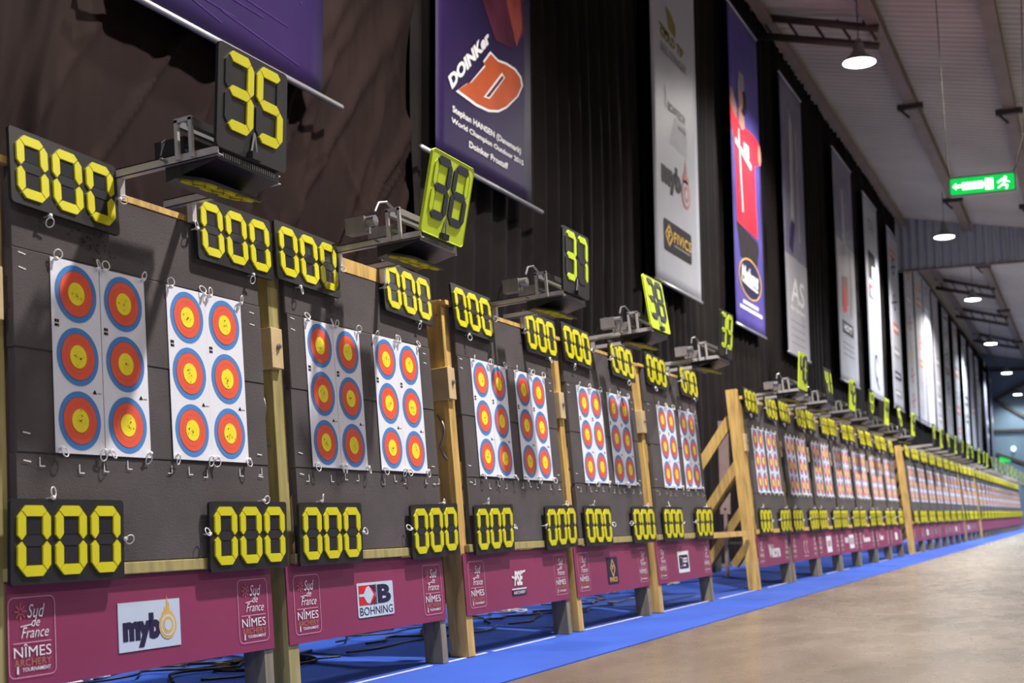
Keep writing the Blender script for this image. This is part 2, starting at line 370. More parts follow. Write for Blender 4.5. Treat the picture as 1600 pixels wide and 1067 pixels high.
def stand(i):
    uL, uR = panel(i); wd = uR-uL; near = i < 12
    t = empty('target_stand', (uL,0,0), FACE_ROT); tag(t, 'leaning wooden stand that carries the %s' % bname(i), 'stand', 'wooden target stands')
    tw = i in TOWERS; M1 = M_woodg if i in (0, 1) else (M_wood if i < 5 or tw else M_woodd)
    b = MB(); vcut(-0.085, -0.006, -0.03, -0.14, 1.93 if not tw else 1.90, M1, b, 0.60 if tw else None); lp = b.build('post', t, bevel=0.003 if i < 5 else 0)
    b = MB(); vcut(wd-0.06, wd-0.002, -0.03, -0.13, 1.89, M_woodd, b); b.build('post', t)
    if i in (1, 2, 3):
        b = MB(); b.box((-0.15,1.80,-0.19),(-0.10,1.985,-0.15), M_wood); b.build('peg', t)
    if tw:
        b = MB(); vcut(-0.165, -0.095, -0.03, -0.14, 2.0, M_wood, b); b.build('post', t)
    for q in (-0.05, wd-0.03):
        b = MB(); a = w2f(0.30, 1.70); c = w2f(1.45, 0.065)
        b.beam((q, a[0], a[1]), (q, c[0], c[1]), 0.045, 0.10, M_wood); b.build('rear_leg', t)
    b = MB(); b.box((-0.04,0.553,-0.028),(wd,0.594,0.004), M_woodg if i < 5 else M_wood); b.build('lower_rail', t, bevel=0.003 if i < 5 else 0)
    h = (0.012, 0.055, 0.012, 0.01, 0.01)[i] if i < 5 else 0.02
    b = MB(); b.box((-0.085,1.90,-0.028),(wd,1.912+h,0.0), M_wood); b.build('upper_rail', t)
    if i < 12:   # spacer blocks with a bolt
        b = MB(); b.box((-0.115,1.375,-0.12),(-0.03,1.55,-0.005), M_block); k = b.build('spacer_block', t, bevel=0.003 if i < 5 else 0)
        b = MB(); b.cyl((-0.065,1.47,-0.006),(-0.065,1.47,0.004),0.013,M_steel,10); b.cyl((-0.065,1.47,0.004),(-0.065,1.47,0.012),0.006,M_steel,8); b.build('bolt', k)
        b = MB()
        for (q, v) in ((-0.06,1.845),(-0.08,1.835),(-0.10,1.85)): b.cyl((-0.083,v,q),(-0.0895,v,q),0.004,M_ink,8)
        b.build('screws', t)
    if i in (1, 2, 3):
        b = MB(); pts = []
        for q in range(15):
            a = q/14; pts.append((-0.092-0.03*sin(pi*a), 1.30-0.17*a, -0.10+0.05*sin(pi*a)))
        pts += [(-0.09, 1.08, -0.08), (-0.09, 1.05, -0.06)]
        b.tube(pts, 0.0055, M_steel, 6); o = b.build('wire_loop', t, smooth=True)
    return t
for i in range(NB): stand(i)
# outer rails that tie the row across the open gap
b = MB(); b.box((11.13,0.54,-0.075),(12.73,0.59,-0.045), M_wood)
o = b.build('tie_rail'); o.rotation_euler = FACE_ROT; tag(o, 'horizontal wooden rail bridging the open gap beside board 39', 'rail')
o.location = (0,0,0)

# ------------------------------------------------------------------ foam butts
def butt(i):
    uL, uR = panel(i); wd = uR-uL
    t = empty('target_butt', (uL,0,0), FACE_ROT); tag(t, 'dark grey layered foam target butt, the %s' % bname(i), 'target', 'foam target butts')
    b = MB(); vv = 0.595; k = 0; hs = [0.36, 0.34, 0.33, 0.272]
    z0, z1 = -0.027, 0.0
    n = len(hs)
    for h in hs:
        jit = 0.002*((k*7+i*3) % 3-1) if i < 12 else 0
        e = 0.004
        u0_, u1_ = 0.0+0.004*((k+i) % 2), wd
        b.add([(u0_,vv,z0),(u1_,vv,z0),(u1_,vv,z1+jit-e),(u0_,vv,z1+jit-e),(u0_+e,vv+e,z1+jit),(u1_-e,vv+e,z1+jit),(u1_-e,vv+h-e,z1+jit),(u0_+e,vv+h-e,z1+jit),
               (u0_,vv+h,z1+jit-e),(u1_,vv+h,z1+jit-e),(u0_,vv+h,z0),(u1_,vv+h,z0)],
              [(0,1,2,3),(3,2,5,4),(4,5,6,7),(7,6,9,8),(8,9,11,10),(0,3,4,7,8,10),(1,11,9,6,5,2),(0,10,11,1)], M_foam)
        vv += h; k += 1
    if i < 5:
        rnd = random.Random(i)
        W_ = M_white
        for u in (0.10, 0.28, 0.40, 0.52, 0.76, 0.86, 0.97, 1.18, 1.33):
            v = 0.905+rnd.uniform(-0.01, 0.012); s_ = rnd.choice((-1, 1))
            b.stroke([(u, v+0.028), (u, v), (u+0.022*s_, v)], 0.0035, 0.003, W_)
        for v in (1.61, 1.56, 1.02, 0.93):
            b.stroke([(0.03, v), (0.06, v-0.004)], 0.004, 0.0035, W_)
            b.stroke([(wd-0.08, v-0.02), (wd-0.05, v-0.022)], 0.004, 0.0035, W_)
        for q in range(34):
            x = rnd.gauss(0.38, 0.05); y = rnd.gauss(1.72, 0.035); b.disc(x, y, 0.003, 0.0035, M_ink, 6)
    b.build('foam_block', t)
    return t
for i in range(NB): butt(i)

# ------------------------------------------------------------------ target sheets
PW, PH = 0.235, 0.66
def sheet_mesh(lod):
    b = MB(); b.box((0,-PH,0),(PW,0,0.0012), M_paper)
    n = 48 if lod == 0 else (24 if lod == 1 else 14); cx = PW/2
    for k in range(3):
        cy = -0.112-0.218*k
        b.disc(cx, cy, 0.0022, 0.1, M_pb, n); b.disc(cx, cy, 0.0029, 0.08, M_pr, n)
        b.disc(cx, cy, 0.0036, 0.04, M_py, n)
        if lod == 0:
            b.ring(cx, cy, 0.0034, 0.0597, 0.0603, M_pr2, n); b.ring(cx, cy, 0.0042, 0.0197, 0.0203, M_py2, n); b.ring(cx, cy, 0.0042, 0.0097, 0.0103, M_py2, n)
            b.ring(cx, cy, 0.0034, 0.0797, 0.0803, M_ink, n); b.ring(cx, cy, 0.0042, 0.0397, 0.0403, M_py2, n)
            b.disc(cx, cy, 0.0046, 0.0015, M_ink, 6)
    if lod <= 1:
        for (x, y, w, h) in ((0.012,-0.222,0.010,0.011),(0.024,-0.222,0.008,0.011),(0.012,-0.236,0.012,0.010),(0.026,-0.236,0.006,0.010)):
            b.box((x,y,0.0012),(x+w,y+h,0.002), M_ink)
        b.flat([(0.182,-0.452),(0.204,-0.452),(0.193,-0.436)], 0.002, M_ink)
        b.box((0.207,-0.450,0.0012),(0.226,-0.446,0.002), M_grey)
    return b.mesh('target_sheet')
SM = [sheet_mesh(0), sheet_mesh(1), sheet_mesh(2)]
SN = ['leftmost', 'second from left', 'third from left', 'rightmost']
SN2 = ['leftmost', 'second', 'third', 'rightmost']
SPOS = [0.0, 0.2375, 0.60, 0.8375]
def holes(i, j):
    b = MB(); rnd = random.Random(i*10+j)
    for k in range(3):
        for q in range(7):
            a = rnd.uniform(0, 6.28); r = abs(rnd.gauss(0, 0.02)); b.disc(PW/2+r*cos(a), -0.112-0.218*k+r*sin(a), 0.0052, rnd.uniform(0.0015, 0.0036), M_ink if q < 3 else M_py2, 7)
    return b
for i in range(NB):
    for j in range(4):
        o = bpy.data.objects.new('target_sheet', SM[0 if i < 5 else (1 if i < 12 else 2)]); COL.objects.link(o)
        du = random.uniform(-0.004, 0.004) if i < 12 else 0; dv = random.uniform(-0.004, 0.004) if i < 12 else 0
        o.location = fpt(UA[i]+SPOS[j]+du*0.5, 1.622+dv, 0.004); o.rotation_euler = FACE_ROT
        tag(o, 'three-spot paper target sheet, %s on the %s' % (SN[j], bname(i)), 'target paper', 'paper target sheets')
        if i < 5: holes(i, j).build('arrow_holes', o)

# ------------------------------------------------------------------ seven-segment pieces
SEG = {'0':'abcdef','1':'bc','2':'abged','3':'abgcd','4':'fgbc','5':'afgcd','6':'afgedc','7':'abc','8':'abcdefg','9':'abcdfg'}
def segs(w, h, t):
    H = h/2; X = w/2; c = t*0.95
    P = {'a': [(-(X-c),H),(X-c,H),(X-c/2,H-c/2),(X-t,H-t),(-(X-t),H-t),(-(X-c/2),H-c/2)],
         'b': [(X-c/2,H-c/2),(X,H-c),(X,t*0.42),(X-t/2,0.0),(X-t,t*0.5),(X-t,H-t)],
         'g': [(-(X-t/2),0),(-(X-t),t/2),(X-t,t/2),(X-t/2,0),(X-t,-t/2),(-(X-t),-t/2)]}
    P['d'] = [(x,-y) for x,y in P['a']][::-1]; P['f'] = [(-x,y) for x,y in P['b']][::-1]
    P['c'] = [(x,-y) for x,y in P['b']][::-1]; P['e'] = [(-x,-y) for x,y in P['b']]
    out = {}
    for k, p in P.items():
        cx = sum(x for x,_ in p)/len(p); cy = sum(y for _,y in p)/len(p)
        L = max(w, h)
        q = []
        for x, y in p:
            d = math.hypot(x-cx, y-cy); s_ = max(0.5, 1-t*0.07/max(d,1e-6)); q.append((cx+(x-cx)*s_, cy+(y-cy)*s_))
        out[k] = q
    return out
def digit_mesh(ch, w, h, t, on, off, well, simple=False):
    b = MB(); P = segs(w, h, t)
    for k in 'abcdefg':
        if k in SEG[ch]: b.prism(P[k], 0, 0.007, on)
        elif not simple: b.prism(P[k], 0, 0.004, off)
    if not simple:
        X = w/2-t*1.04; 
        b.box((-X,t*0.55,0),(X,h/2-t*1.06,0.002), well); b.box((-X,-h/2+t*1.06,0),(X,-t*0.55,0.002), well)
    return b.mesh('digit')
def round_rect(w, h, r, n=4):
    pts = []
    for cx, cy, a in ((w/2-r,h/2-r,0),(-w/2+r,h/2-r,pi/2),(-w/2+r,-h/2+r,pi),(w/2-r,-h/2+r,1.5*pi)):
        for k in range(n+1): t = a+pi/2*k/n; pts.append((cx+r*cos(t), cy+r*sin(t)))
    return pts
# scoreboards with three zero digits
bp_ = MB(); bp_.prism(round_rect(0.515, 0.265, 0.014), -0.012, 0, M_blackp); PANEL0 = bp_.mesh('panel')
D0 = digit_mesh('0', 0.142, 0.222, 0.036, M_yel, M_off, M_blackg); D0s = digit_mesh('0', 0.142, 0.222, 0.036, M_yel, M_off, M_blackg, True)
bp_ = MB(); bp_.prism(round_rect(0.36, 0.165, 0.03), -0.010, 0, M_blackp); PANEL1 = bp_.mesh('lower_panel'); D1 = digit_mesh('0', 0.095, 0.135, 0.026, M_yel, M_off, M_blackg, True)
def score_proto(dm):
    t = empty('flip_scoreboard'); tag(t, 'x', 'scoreboard', 'flip scoreboards reading 000')
    p = bpy.data.objects.new('panel', PANEL0); COL.objects.link(p); p.parent = t
    for k in range(3):
        d = bpy.data.objects.new('digit', dm); COL.objects.link(d); d.parent = t; d.location = (-0.163+0.163*k, 0.002, 0)
    return t
sp_near = score_proto(D0); sp_far = None
CN = {'TL': 'upper left', 'TR': 'upper right', 'BL': 'lower left', 'BR': 'lower right'}
SB = {}
for i in range(NB):
    uL, uR = panel(i)
    pos = {'TL': (uL+0.262, 1.888), 'TR': (uR-0.285, 1.878), 'BL': (uL+0.262, 0.672), 'BR': (uR-0.262, 0.672)}
    q = ((3.365,4.335,3.325,4.318),(4.88,5.815,4.925,5.91),(6.585,7.58,6.625,7.62),(8.22,9.15,8.29,9.26),(9.985,10.90,10.0,10.90))[i] if i < 5 else (UA[i]+0.05, UA[i]+0.955, UA[i]+0.09, UA[i]+1.0)
    pos = {'TL': (q[0], 1.888), 'TR': (q[1], 1.880), 'BL': (q[2], 0.672), 'BR': (q[3], 0.672)}
    for c in ('TL','TR','BL','BR'):
        lb = 'yellow triple zero flip scoreboard, %s of the %s' % (CN[c], bname(i))
        if i == 0 and c == 'TL': o = sp_near; o['label'] = lb
        elif i < 12: o = dup(sp_near, lb)
        else:
            if sp_far is None: sp_far = score_proto(D0s); o = sp_far; o['label'] = lb
            else: o = dup(sp_far, lb)
        u, v = pos[c]; tilt = {'TL': -1.6, 'TR': -1.2, 'BL': 0.4, 'BR': 0.6}[c]+random.uniform(-0.8, 0.8)
        e = Matrix.Translation(Vector(fpt(u, v, 0.024 if c[0] == 'T' else 0.026))) @ Matrix.Rotation(pi/2-TH, 4, 'X') @ Matrix.Rotation(R(tilt), 4, 'Z') @ Matrix.Rotation(R(random.uniform(1.0, 3.5)*(1 if c[0] == 'B' else -1)), 4, 'X')
        o.matrix_world = e; SB[(i, c)] = (u, v)

# ------------------------------------------------------------------ ring pins
def pin_parts():
    b = MB(); b.lathe([(0.0,0.0175),(0.006,0.0175),(0.0075,0.014),(0.0075,0.006),(0.004,0.004),(0.003,-0.015),(0.0,-0.02)], M_pin, 10); h = b.mesh('pin_head', True)
    b = MB(); b.tube([(0.0155*cos(2*pi*k/20), 0.018+0.0165*sin(2*pi*k/20), 0.014) for k in range(20)], 0.0021, M_pin, 6, True); r = b.mesh('ring', True)
    return h, r
PHm, PRm = pin_parts()
b = MB(); b.lathe([(0.0,0.0175),(0.0075,0.014),(0.0075,0.006),(0.003,-0.015)], M_pin, 6); b.tube([(0.0155*cos(2*pi*k/10), 0.018+0.0165*sin(2*pi*k/10), 0.014) for k in range(10)], 0.0021, M_pin, 4, True)
PSm = b.mesh('ring_pin', True)
def pin(u, v, w, ang, label, near):
    if near:
        t = empty('ring_pin')
        for nm, me in (('pin_head', PHm), ('ring', PRm)):
            o = bpy.data.objects.new(nm, me); COL.objects.link(o); o.parent = t
            if nm == 'ring': o.rotation_euler = (R(random.uniform(-25, 25)), R(random.uniform(-25, 25)), 0)
    else:
        t = bpy.data.objects.new('ring_pin', PSm); COL.objects.link(t)
    t.matrix_world = Matrix.Translation(Vector(fpt(u, v, w))) @ Matrix.Rotation(pi/2-TH, 4, 'X') @ Matrix.Rotation(ang, 4, 'Z')
    tag(t, label, 'pin', 'white ring pins')
for i in range(12):
    near = i < 5
    for j in range(4):
        for nm, x, y in (('top left', 0.016, -0.01), ('top right', PW-0.016, -0.01), ('bottom left', 0.016, -PH+0.012), ('bottom right', PW-0.016, -PH+0.012)):
            a = random.uniform(-0.5, 0.5)+(pi if y < -0.3 else 0)
            pin(UA[i]+SPOS[j]+x, 1.622+y, 0.006, a, 'ring pin, %s of %s sheet, %s' % (nm, SN2[j], bname(i)), near)
    for c, spots in {'TL': ((-0.09,-0.137,pi+0.3,'lower edge'),(0.262,0.0,-1.5,'right edge')), 'TR': ((-0.262,-0.01,1.0,'left edge'),(0.10,-0.135,pi,'lower edge')),
                     'BL': ((-0.075,0.137,0.2,'upper edge'),(0.262,0.0,-1.4,'right edge')), 'BR': ((-0.262,0.01,1.4,'left edge'),(0.1,0.137,-1.2,'upper edge'))}.items():
        for dx, dy, a, nm in spots:
            pin(SB[(i,c)][0]+dx, SB[(i,c)][1]+dy, 0.018, a, 'ring pin, %s of %s scoreboard, %s' % (nm, CN[c], bname(i)), near)

# ------------------------------------------------------------------ sponsor skirts
def emblem(b, x0, y0, w, h, z=0.004, lod=0):
    # rounded frame with regional lettering; x0,y0 lower left
    cx = x0+w/2
    pts = round_rect(w, h, 0.022); pin_ = round_rect(w-0.005, h-0.005, 0.0195); n = len(pts)
    b.add([(cx+x, y0+h/2+y, z) for x,y in pts]+[(cx+x, y0+h/2+y, z) for x,y in pin_], [(i,(i+1)%n,(i+1)%n+n,i+n) for i in range(n)], M_pink)
    sx = w/0.2; sy = h/0.25
    P = lambda x, y: (x0+x*sx, y0+y*sy)
    for k in range(8):
        a = pi/8*2*k+pi/8*0; c = P(0.052, 0.205)
        b.stroke([(c[0]+0.007*cos(a), c[1]+0.007*sin(a)), (c[0]+0.024*cos(a), c[1]+0.024*sin(a))], 0.005, z, M_burst)
    for t, x, y, ww, hh in (('Sud', 0.118, 0.205, 0.075, 0.042), ('de', 0.115, 0.170, 0.036, 0.028), ('France', 0.112, 0.138, 0.118, 0.034)):
        p = P(x, y); b.text(t, p[0], p[1], z, ww*sx, hh*sy, M_white, shear=0.35, bold=-0.004 if lod == 0 else 0.01)
    b.stroke([P(0.052, 0.158), P(0.098, 0.163)], 0.003, z, M_white)
    b.stroke([P(0.02, 0.107), P(0.18, 0.107)], 0.0025, z, M_pink)
    p = P(0.1, 0.079); b.text('NÎMES', p[0], p[1]+0.004, z, 0.158*sx, 0.042*sy, M_white, bold=0.0)
    p = P(0.1, 0.046); b.text('ARCHERY', p[0], p[1], z, 0.158*sx, 0.022*sy, M_bronze, bold=0.0)
    p = P(0.115, 0.024); b.text('TOURNAMENT', p[0], p[1], z, 0.120*sx, 0.012*sy, M_white, bold=0.01)
    c = P(0.036, 0.024); b.box((c[0]-0.004,c[1]-0.011,z-0.001),(c[0]+0.004,c[1]+0.005,z), M_white); b.disc(c[0], c[1]+0.009, z, 0.004, M_white, 8)
def flame(b, cx, y, s, z, m, m2=None):
    for p in ([(-0.9,0),(-0.95,0.7),(-0.6,0.45),(-0.5,1.3),(-0.2,0.7),(0.0,2.6),(0.25,1.2),(0.3,1.9),(0.55,0.5),(0.9,0.8),(0.9,0)],):
        # fan triangulation keeps the concave outline
        vs = [(cx+x*s, y+q*s, z) for x,q in p]
        for tri in ((0,1,2),(0,2,4),(2,3,4),(0,4,6),(4,5,6),(0,6,8),(6,7,8),(0,8,10),(8,9,10)):
            b.add([vs[t] for t in tri], [(0,1,2)], m)
def logo_mybo(b, cx, cy, w, h, z, ink=None, ring=None, hot=None, inner=None):
    ink = ink or M_dnavy; ring = ring or M_gold; inner = inner or M_pale
    b.text('myb', cx-w*0.145, cy-h*0.07, z, w*0.64, h*0.72, ink, bold=0.07)
    r = w*0.155; x = cx+w*0.30; y = cy-h*0.02
    flame(b, x, y+r*0.6, r*0.62, z, hot or M_gold)
    b.disc(x, y, z+0.0008, r, ring, 32); b.disc(x, y, z+0.0014, r*0.80, inner, 32); b.disc(x, y, z+0.002, r*0.62, ring, 32); b.disc(x, y, z+0.0026, r*0.40, inner, 24)
def skirt_logo(i, b, cx, cy, z):
    if i == 0:
        b.box((cx-0.165,cy-0.083,0.001),(cx+0.165,cy+0.083,z), M_pale); logo_mybo(b, cx, cy-0.005, 0.31, 0.16, z+0.001)
    elif i == 1:
        b.prism([(cx+x,cy+y) for x,y in round_rect(0.33, 0.155, 0.01)], 0.001, z, M_pale); z2 = z+0.001
        b.box((cx-0.152,cy-0.022,z),(cx-0.005,cy+0.066,z2), M_red)
        b.flat([(cx-0.15,cy+0.028),(cx-0.15,cy+0.016),(cx-0.11,cy+0.016),(cx-0.085,cy-0.012),(cx-0.06,cy-0.018),(cx-0.02,cy+0.022),(cx-0.06,cy+0.062),(cx-0.085,cy+0.056),(cx-0.11,cy+0.028)], z2+0.0008, M_pale)
        b.flat([(cx-0.06,cy+0.066),(cx-0.045,cy+0.066),(cx-0.005,cy+0.030),(cx-0.005,cy+0.044)], z2+0.0012, M_dnavy)
        b.flat([(cx-0.06,cy-0.022),(cx-0.045,cy-0.022),(cx-0.005,cy+0.014),(cx-0.005,cy+0.0)], z2+0.0012, M_dnavy)
        b.flat([(cx-0.03,cy+0.066),(cx-0.005,cy+0.066),(cx-0.005,cy+0.046)], z2+0.0012, M_dnavy); b.flat([(cx-0.03,cy-0.022),(cx-0.005,cy-0.022),(cx-0.005,cy-0.002)], z2+0.0012, M_dnavy)
        b.stroke([(cx+0.004,cy-0.022),(cx+0.004,cy+0.066)], 0.007, z2, M_dnavy)
        b.text('B', cx+0.078, cy+0.022, z2, 0.125, 0.086, M_dnavy, bold=0.05); b.text('BOHNING', cx, cy-0.050, z2, 0.30, 0.036, M_dnavy, bold=0.0)
    elif i == 2:
        b.text('PSE', cx, cy+0.02, z, 0.13, 0.085, M_white, shear=0.3, bold=0.05)
        b.stroke([(cx-0.09,cy+0.03),(cx-0.05,cy+0.022)], 0.012, z, M_white); b.stroke([(cx+0.04,cy+0.05),(cx+0.10,cy+0.058)], 0.012, z, M_white)
        b.box((cx-0.10,cy-0.075,0.001),(cx+0.10,cy-0.045,z), M_dnavy); b.stroke([(cx-0.10,cy-0.040),(cx+0.10,cy-0.040)], 0.007, z, M_white)
        b.text('ARCHERY', cx, cy-0.060, z+0.001, 0.17, 0.018, M_white, bold=0.01)
    elif i == 3:
        b.box((cx-0.105,cy-0.09,0.001),(cx+0.105,cy+0.09,z), M_dnavy); z2 = z+0.001
        for (pts) in ([(0,0.072),(0.045,0.015),(0,-0.042),(-0.045,0.015),(0,0.072)],): b.stroke([(cx+x,cy+y) for x,y in pts], 0.012, z2, M_gold)
        b.stroke([(cx+0.016,cy+0.03),(cx-0.012,cy+0.03),(cx-0.012,cy+0.004)], 0.009, z2, M_gold); b.stroke([(cx-0.012,cy+0.016),(cx+0.012,cy+0.016)], 0.008, z2, M_gold)
        b.text('FIVICS', cx, cy-0.062, z2, 0.15, 0.032, M_gold, bold=0.03)
    elif i == 4:
        b.box((cx-0.15,cy-0.085,0.001),(cx+0.15,cy+0.085,z), M_white); b.prism([(cx+x,cy+y) for x,y in round_rect(0.25,0.11,0.012)], z, z+0.001, M_dnavy)
        for q, (ww, y) in enumerate(((0.13, 0.022), (0.13, 0.0), (0.07, -0.03))):
            for k in range(int(ww/0.022)): b.box((cx-0.02+k*0.024,cy+y-0.006,z),(cx-0.002+k*0.024,cy+y+0.009,z+0.002), M_white)
        b.stroke([(cx-0.10,cy+0.035),(cx-0.05,cy+0.035),(cx-0.05,cy-0.035),(cx-0.10,cy-0.035)], 0.005, z+0.002, M_pink)
    elif i == 5:
        b.text('Welcome', cx, cy, z, 0.52, 0.14, M_white, bold=0.03)
    elif i == 6:
        for k in (0, 1): b.ring(cx+0.02+0.14*k, cy, z, 0.06, 0.075, M_white, 14, a0=pi*0.55, a1=pi*1.45)
        b.stroke([(cx-0.1,cy-0.10),(cx+0.15,cy-0.10)], 0.01, z, M_pink)
    elif i == 7:
        b.box((cx-0.16,cy-0.1,0.001),(cx+0.16,cy+0.1,z), M_white)
        for k in range(4): b.box((cx-0.11+0.06*k,cy-0.03,z),(cx-0.07+0.06*k,cy+0.045,z+0.001), M_grey)
    elif i == 8:
        b.box((cx,cy-0.09,0.001),(cx+0.35,cy+0.09,z), M_white)
        for k in range(4): b.box((cx+0.03+0.08*k,cy-0.04,z),(cx+0.08+0.08*k,cy+0.05,z+0.001), M_grey)
        for k in range(3): b.box((cx-0.32+0.09*k,cy-0.01,0.001),(cx-0.26+0.09*k,cy+0.06,z), M_white)
    elif i in (9, 10):
        for k in range(8 if i == 9 else 5): b.box((cx-0.3+0.075*k,cy-0.03,0.001),(cx-0.245+0.075*k,cy+(0.07 if k == 0 else 0.03),z), M_white)
    elif i % 3 != 0:
        b.box((cx-0.14,cy-0.06,0.001),(cx+0.14,cy+0.06,z), M_white if i % 2 else M_grey)
EMB = {}
def emblem_mesh(lod):
    b = MB(); emblem(b, 0, 0, 0.2, 0.245, 0.0032, lod); return b.mesh('regional_emblem')
EMB = [emblem_mesh(0), emblem_mesh(1)]
LOGN = {0: 'with pale box reading mybo', 1: 'with pale box lettered BOHNING', 2: 'with white slanted lettering', 3: 'with dark box and gold diamond', 4: 'with white framed dark box', 5: 'reading Welcome', 6: 'with two white arcs', 7: 'with small white box', 8: 'with wide white box'}
for i in range(NB):
    uL, uR = panel(i); uL -= 0.085 if i else 0.03; wd = uR-uL
    t = empty('sponsor_banner', fpt(uL, 0.224, -0.022), FACE_ROT)
    lb = 'magenta sponsor skirt %s, below the %s' % (LOGN.get(i, ''), bname(i)); tag(t, ' '.join(lb.split()).replace(' ,', ','), 'banner', 'magenta skirts under the boards')
    b = MB(); b.box((0,0,-0.004),(wd,0.325,0), M_mag); b.build('sheet', t)
    if i < 22:
        for x in ((0.0 if i == 0 else 0.045), wd-0.235):
            o = bpy.data.objects.new('regional_emblem', EMB[0 if i < 5 else 1]); COL.objects.link(o); o.parent = t; o.location = (x, 0.035, 0)
        b = MB(); skirt_logo(i, b, (0.66, 0.72, 0.70, 0.70, 0.70)[i] if i < 5 else wd*0.5, 0.150 if i < 1 else 0.145, 0.0032)
        if b.v: b.build('sponsor_logo', t)

# ------------------------------------------------------------------ number displays on top
RX = [3.61, 5.12, 6.87, 8.52, 10.29]
TILT = [0, 10, 0, -9, 3]
def number_card(num, lime, parent, lod):
    w, h = 0.43, 0.385
    body, on, off, well = (M_yelg, M_navy, M_yelg, M_yelg) if lime else (M_blackp, M_yelg if num > 36 else M_yel, M_off, M_blackg)
    b = MB(); b.prism([(x+w/2, y+h/2) for x,y in round_rect(w, h, 0.022)], -0.012, 0.0, body)
    if lime and lod == 0:
        pts = round_rect(w, h, 0.022); b.tube([(x+w/2, y+h/2, 0) for x,y in pts], 0.003, M_yelg, 4, True)
    c = b.build('number_card', parent)
    for k, ch in enumerate(str(num)):
        P = segs(0.17, 0.292, 0.040); b = MB(); cx = 0.122+0.188*k; cy = 0.222
        for s_ in 'abcdefg':
            p = [(x+cx, y+cy) for x,y in P[s_]]
            if s_ in SEG[ch]: b.prism(p, 0, 0.007, on)
            elif lod == 0:
                b.prism(p, 0, 0.004, off)
                if lime:
                    for a_, b_ in zip(p, p[1:]+p[:1]): b.stroke([a_, b_], 0.003, 0.0046, M_navy)
        b.build('digit', c)
    if lod == 0:
        b = MB(); b.cyl((0.215,0.10,0.006),(0.198,0.02,0.006),0.004,M_steel,6); b.cyl((0.215,0.10,0.006),(0.232,0.02,0.006),0.004,M_steel,6); b.box((0.185,-0.002,0),(0.245,0.026,0.022), M_blackp); b.build('clip', c)
    return c
def display(i):
    x = RX[i] if i < 5 else UA[i]+0.33
    num = 35+i; lod = 0 if i < 5 else (1 if i < 12 else 2); lime = (num % 2 == 0)
    t = empty('number_display', (x, 0.11, 1.966), (-0.085, 0, 0))
    what = ('lime card with dark digits %d' if lime else 'black card with yellow digits %d') % num if i < 5 else ('lime number card' if lime else 'black number card')
    tag(t, '%s on aluminium rails above the %s' % (what, bname(i)) if i >= 5 else '%s on two aluminium rails' % what, 'number display', 'number displays above the boards')
    for xx, y1 in ((0.015, -0.40), (0.43, -0.36)):
        b = MB(); b.box((xx,y1,0),(xx+0.004,0.17,0.034), M_alu); b.box((xx,y1,0.030),(xx+0.03,0.17,0.034), M_alu); b.box((xx,y1,0),(xx+0.03,0.17,0.004), M_alu); b.box((xx+0.004,0.035,-0.075),(xx+0.03,0.06,0.0), M_alu); b.build('rail', t)
    if lod < 2:
        k = -1 if i in (1, 3) else 1
        b = MB()
        for yy in (-0.315, -0.255): b.box((-0.018,yy,0.0),(-0.004,yy+0.014,0.145), M_alu)
        b.box((-0.018,-0.315,0.135),(-0.004,-0.241,0.15), M_alu); b.build('upright_frame', t)
        b = MB(); b.box((-0.01,-0.315,0.115),(0.44,-0.29,0.145), M_servo if i else M_steel); b.box((-0.01,-0.262,0.118),(0.44,-0.242,0.143), M_steel); b.build('cross_beam', t)
        if i:
            b = MB(); b.box((-0.075,-0.16,0.05),(-0.015,-0.06,0.125), M_servo); b.cyl((-0.045,-0.165,0.10),(-0.045,-0.205,0.10),0.026,M_steel,12); b.box((0.06,-0.23,0.035),(0.17,-0.10,0.10), M_servo)
            b.tube([(-0.02,-0.19,0.15),(0.02,-0.19,0.20),(0.08,-0.2,0.215),(0.14,-0.21,0.18)], 0.006, M_steel, 6); b.build('servo_motor', t)
            b = MB(); b.tube([(-0.03,-0.10+0.02*q,0.13-0.006*q*q*0.6+0.01*sin(q)) for q in range(6)]+[(-0.01,0.12,0.03)], 0.006, M_cable, 6); b.build('cable', t)
        else:
            b = MB(); b.box((0.05,-0.235,0.04),(0.40,-0.10,0.11), M_blackg); b.build('control_box', t)
        b = MB(); b.hexa([(0.03,-0.385,-0.01),(0.41,-0.385,-0.01),(0.41,-0.16,-0.055),(0.03,-0.16,-0.055),(0.03,-0.385,0.03),(0.41,-0.385,0.03),(0.41,-0.16,0.03),(0.03,-0.16,0.03)], M_blackg)
        for q in range(24): b.box((0.06+q*0.0135,-0.3875,0.0),(0.066+q*0.0135,-0.385,0.02), M_steel)
        b.build('electronics_housing', t)
        b = MB(); b.tube([(-0.017,-0.185,0.05),(-0.022,-0.19,0.075),(-0.017,-0.20,0.085),(-0.012,-0.19,0.07),(-0.017,-0.178,0.03)], 0.003, M_steel, 6); b.cyl((-0.022,-0.18,0.016),(0.02,-0.18,0.016),0.006,M_steel,8); b.build('hitch_pin', t)
    # lower flip panel lying face down below the rails
    e = bpy.data.objects.new('lower_panel', PANEL1); COL.objects.link(e); e.parent = t
    e.matrix_local = Matrix.Translation(Vector((0.19,-0.265,-0.066))) @ Matrix.Rotation(pi, 4, 'X') @ Matrix.Rotation(R(17), 4, 'X') @ Matrix.Rotation(R(180), 4, 'Z') 
    for k in range(3):
        d = bpy.data.objects.new('digit', D1); COL.objects.link(d); d.parent = e; d.location = (-0.11+0.11*k, 0.0, 0)
    c = number_card(num, lime, t, lod)
    tl = TILT[i] if i < 5 else (3.0 if lime else -4.0)*(1 if i % 4 else -1)
    c.matrix_local = Matrix.Translation(Vector((0.0,-0.405,0.025))) @ Matrix.Rotation(pi/2+R(tl)+0.085, 4, 'X')
for i in range(NB): display(i)

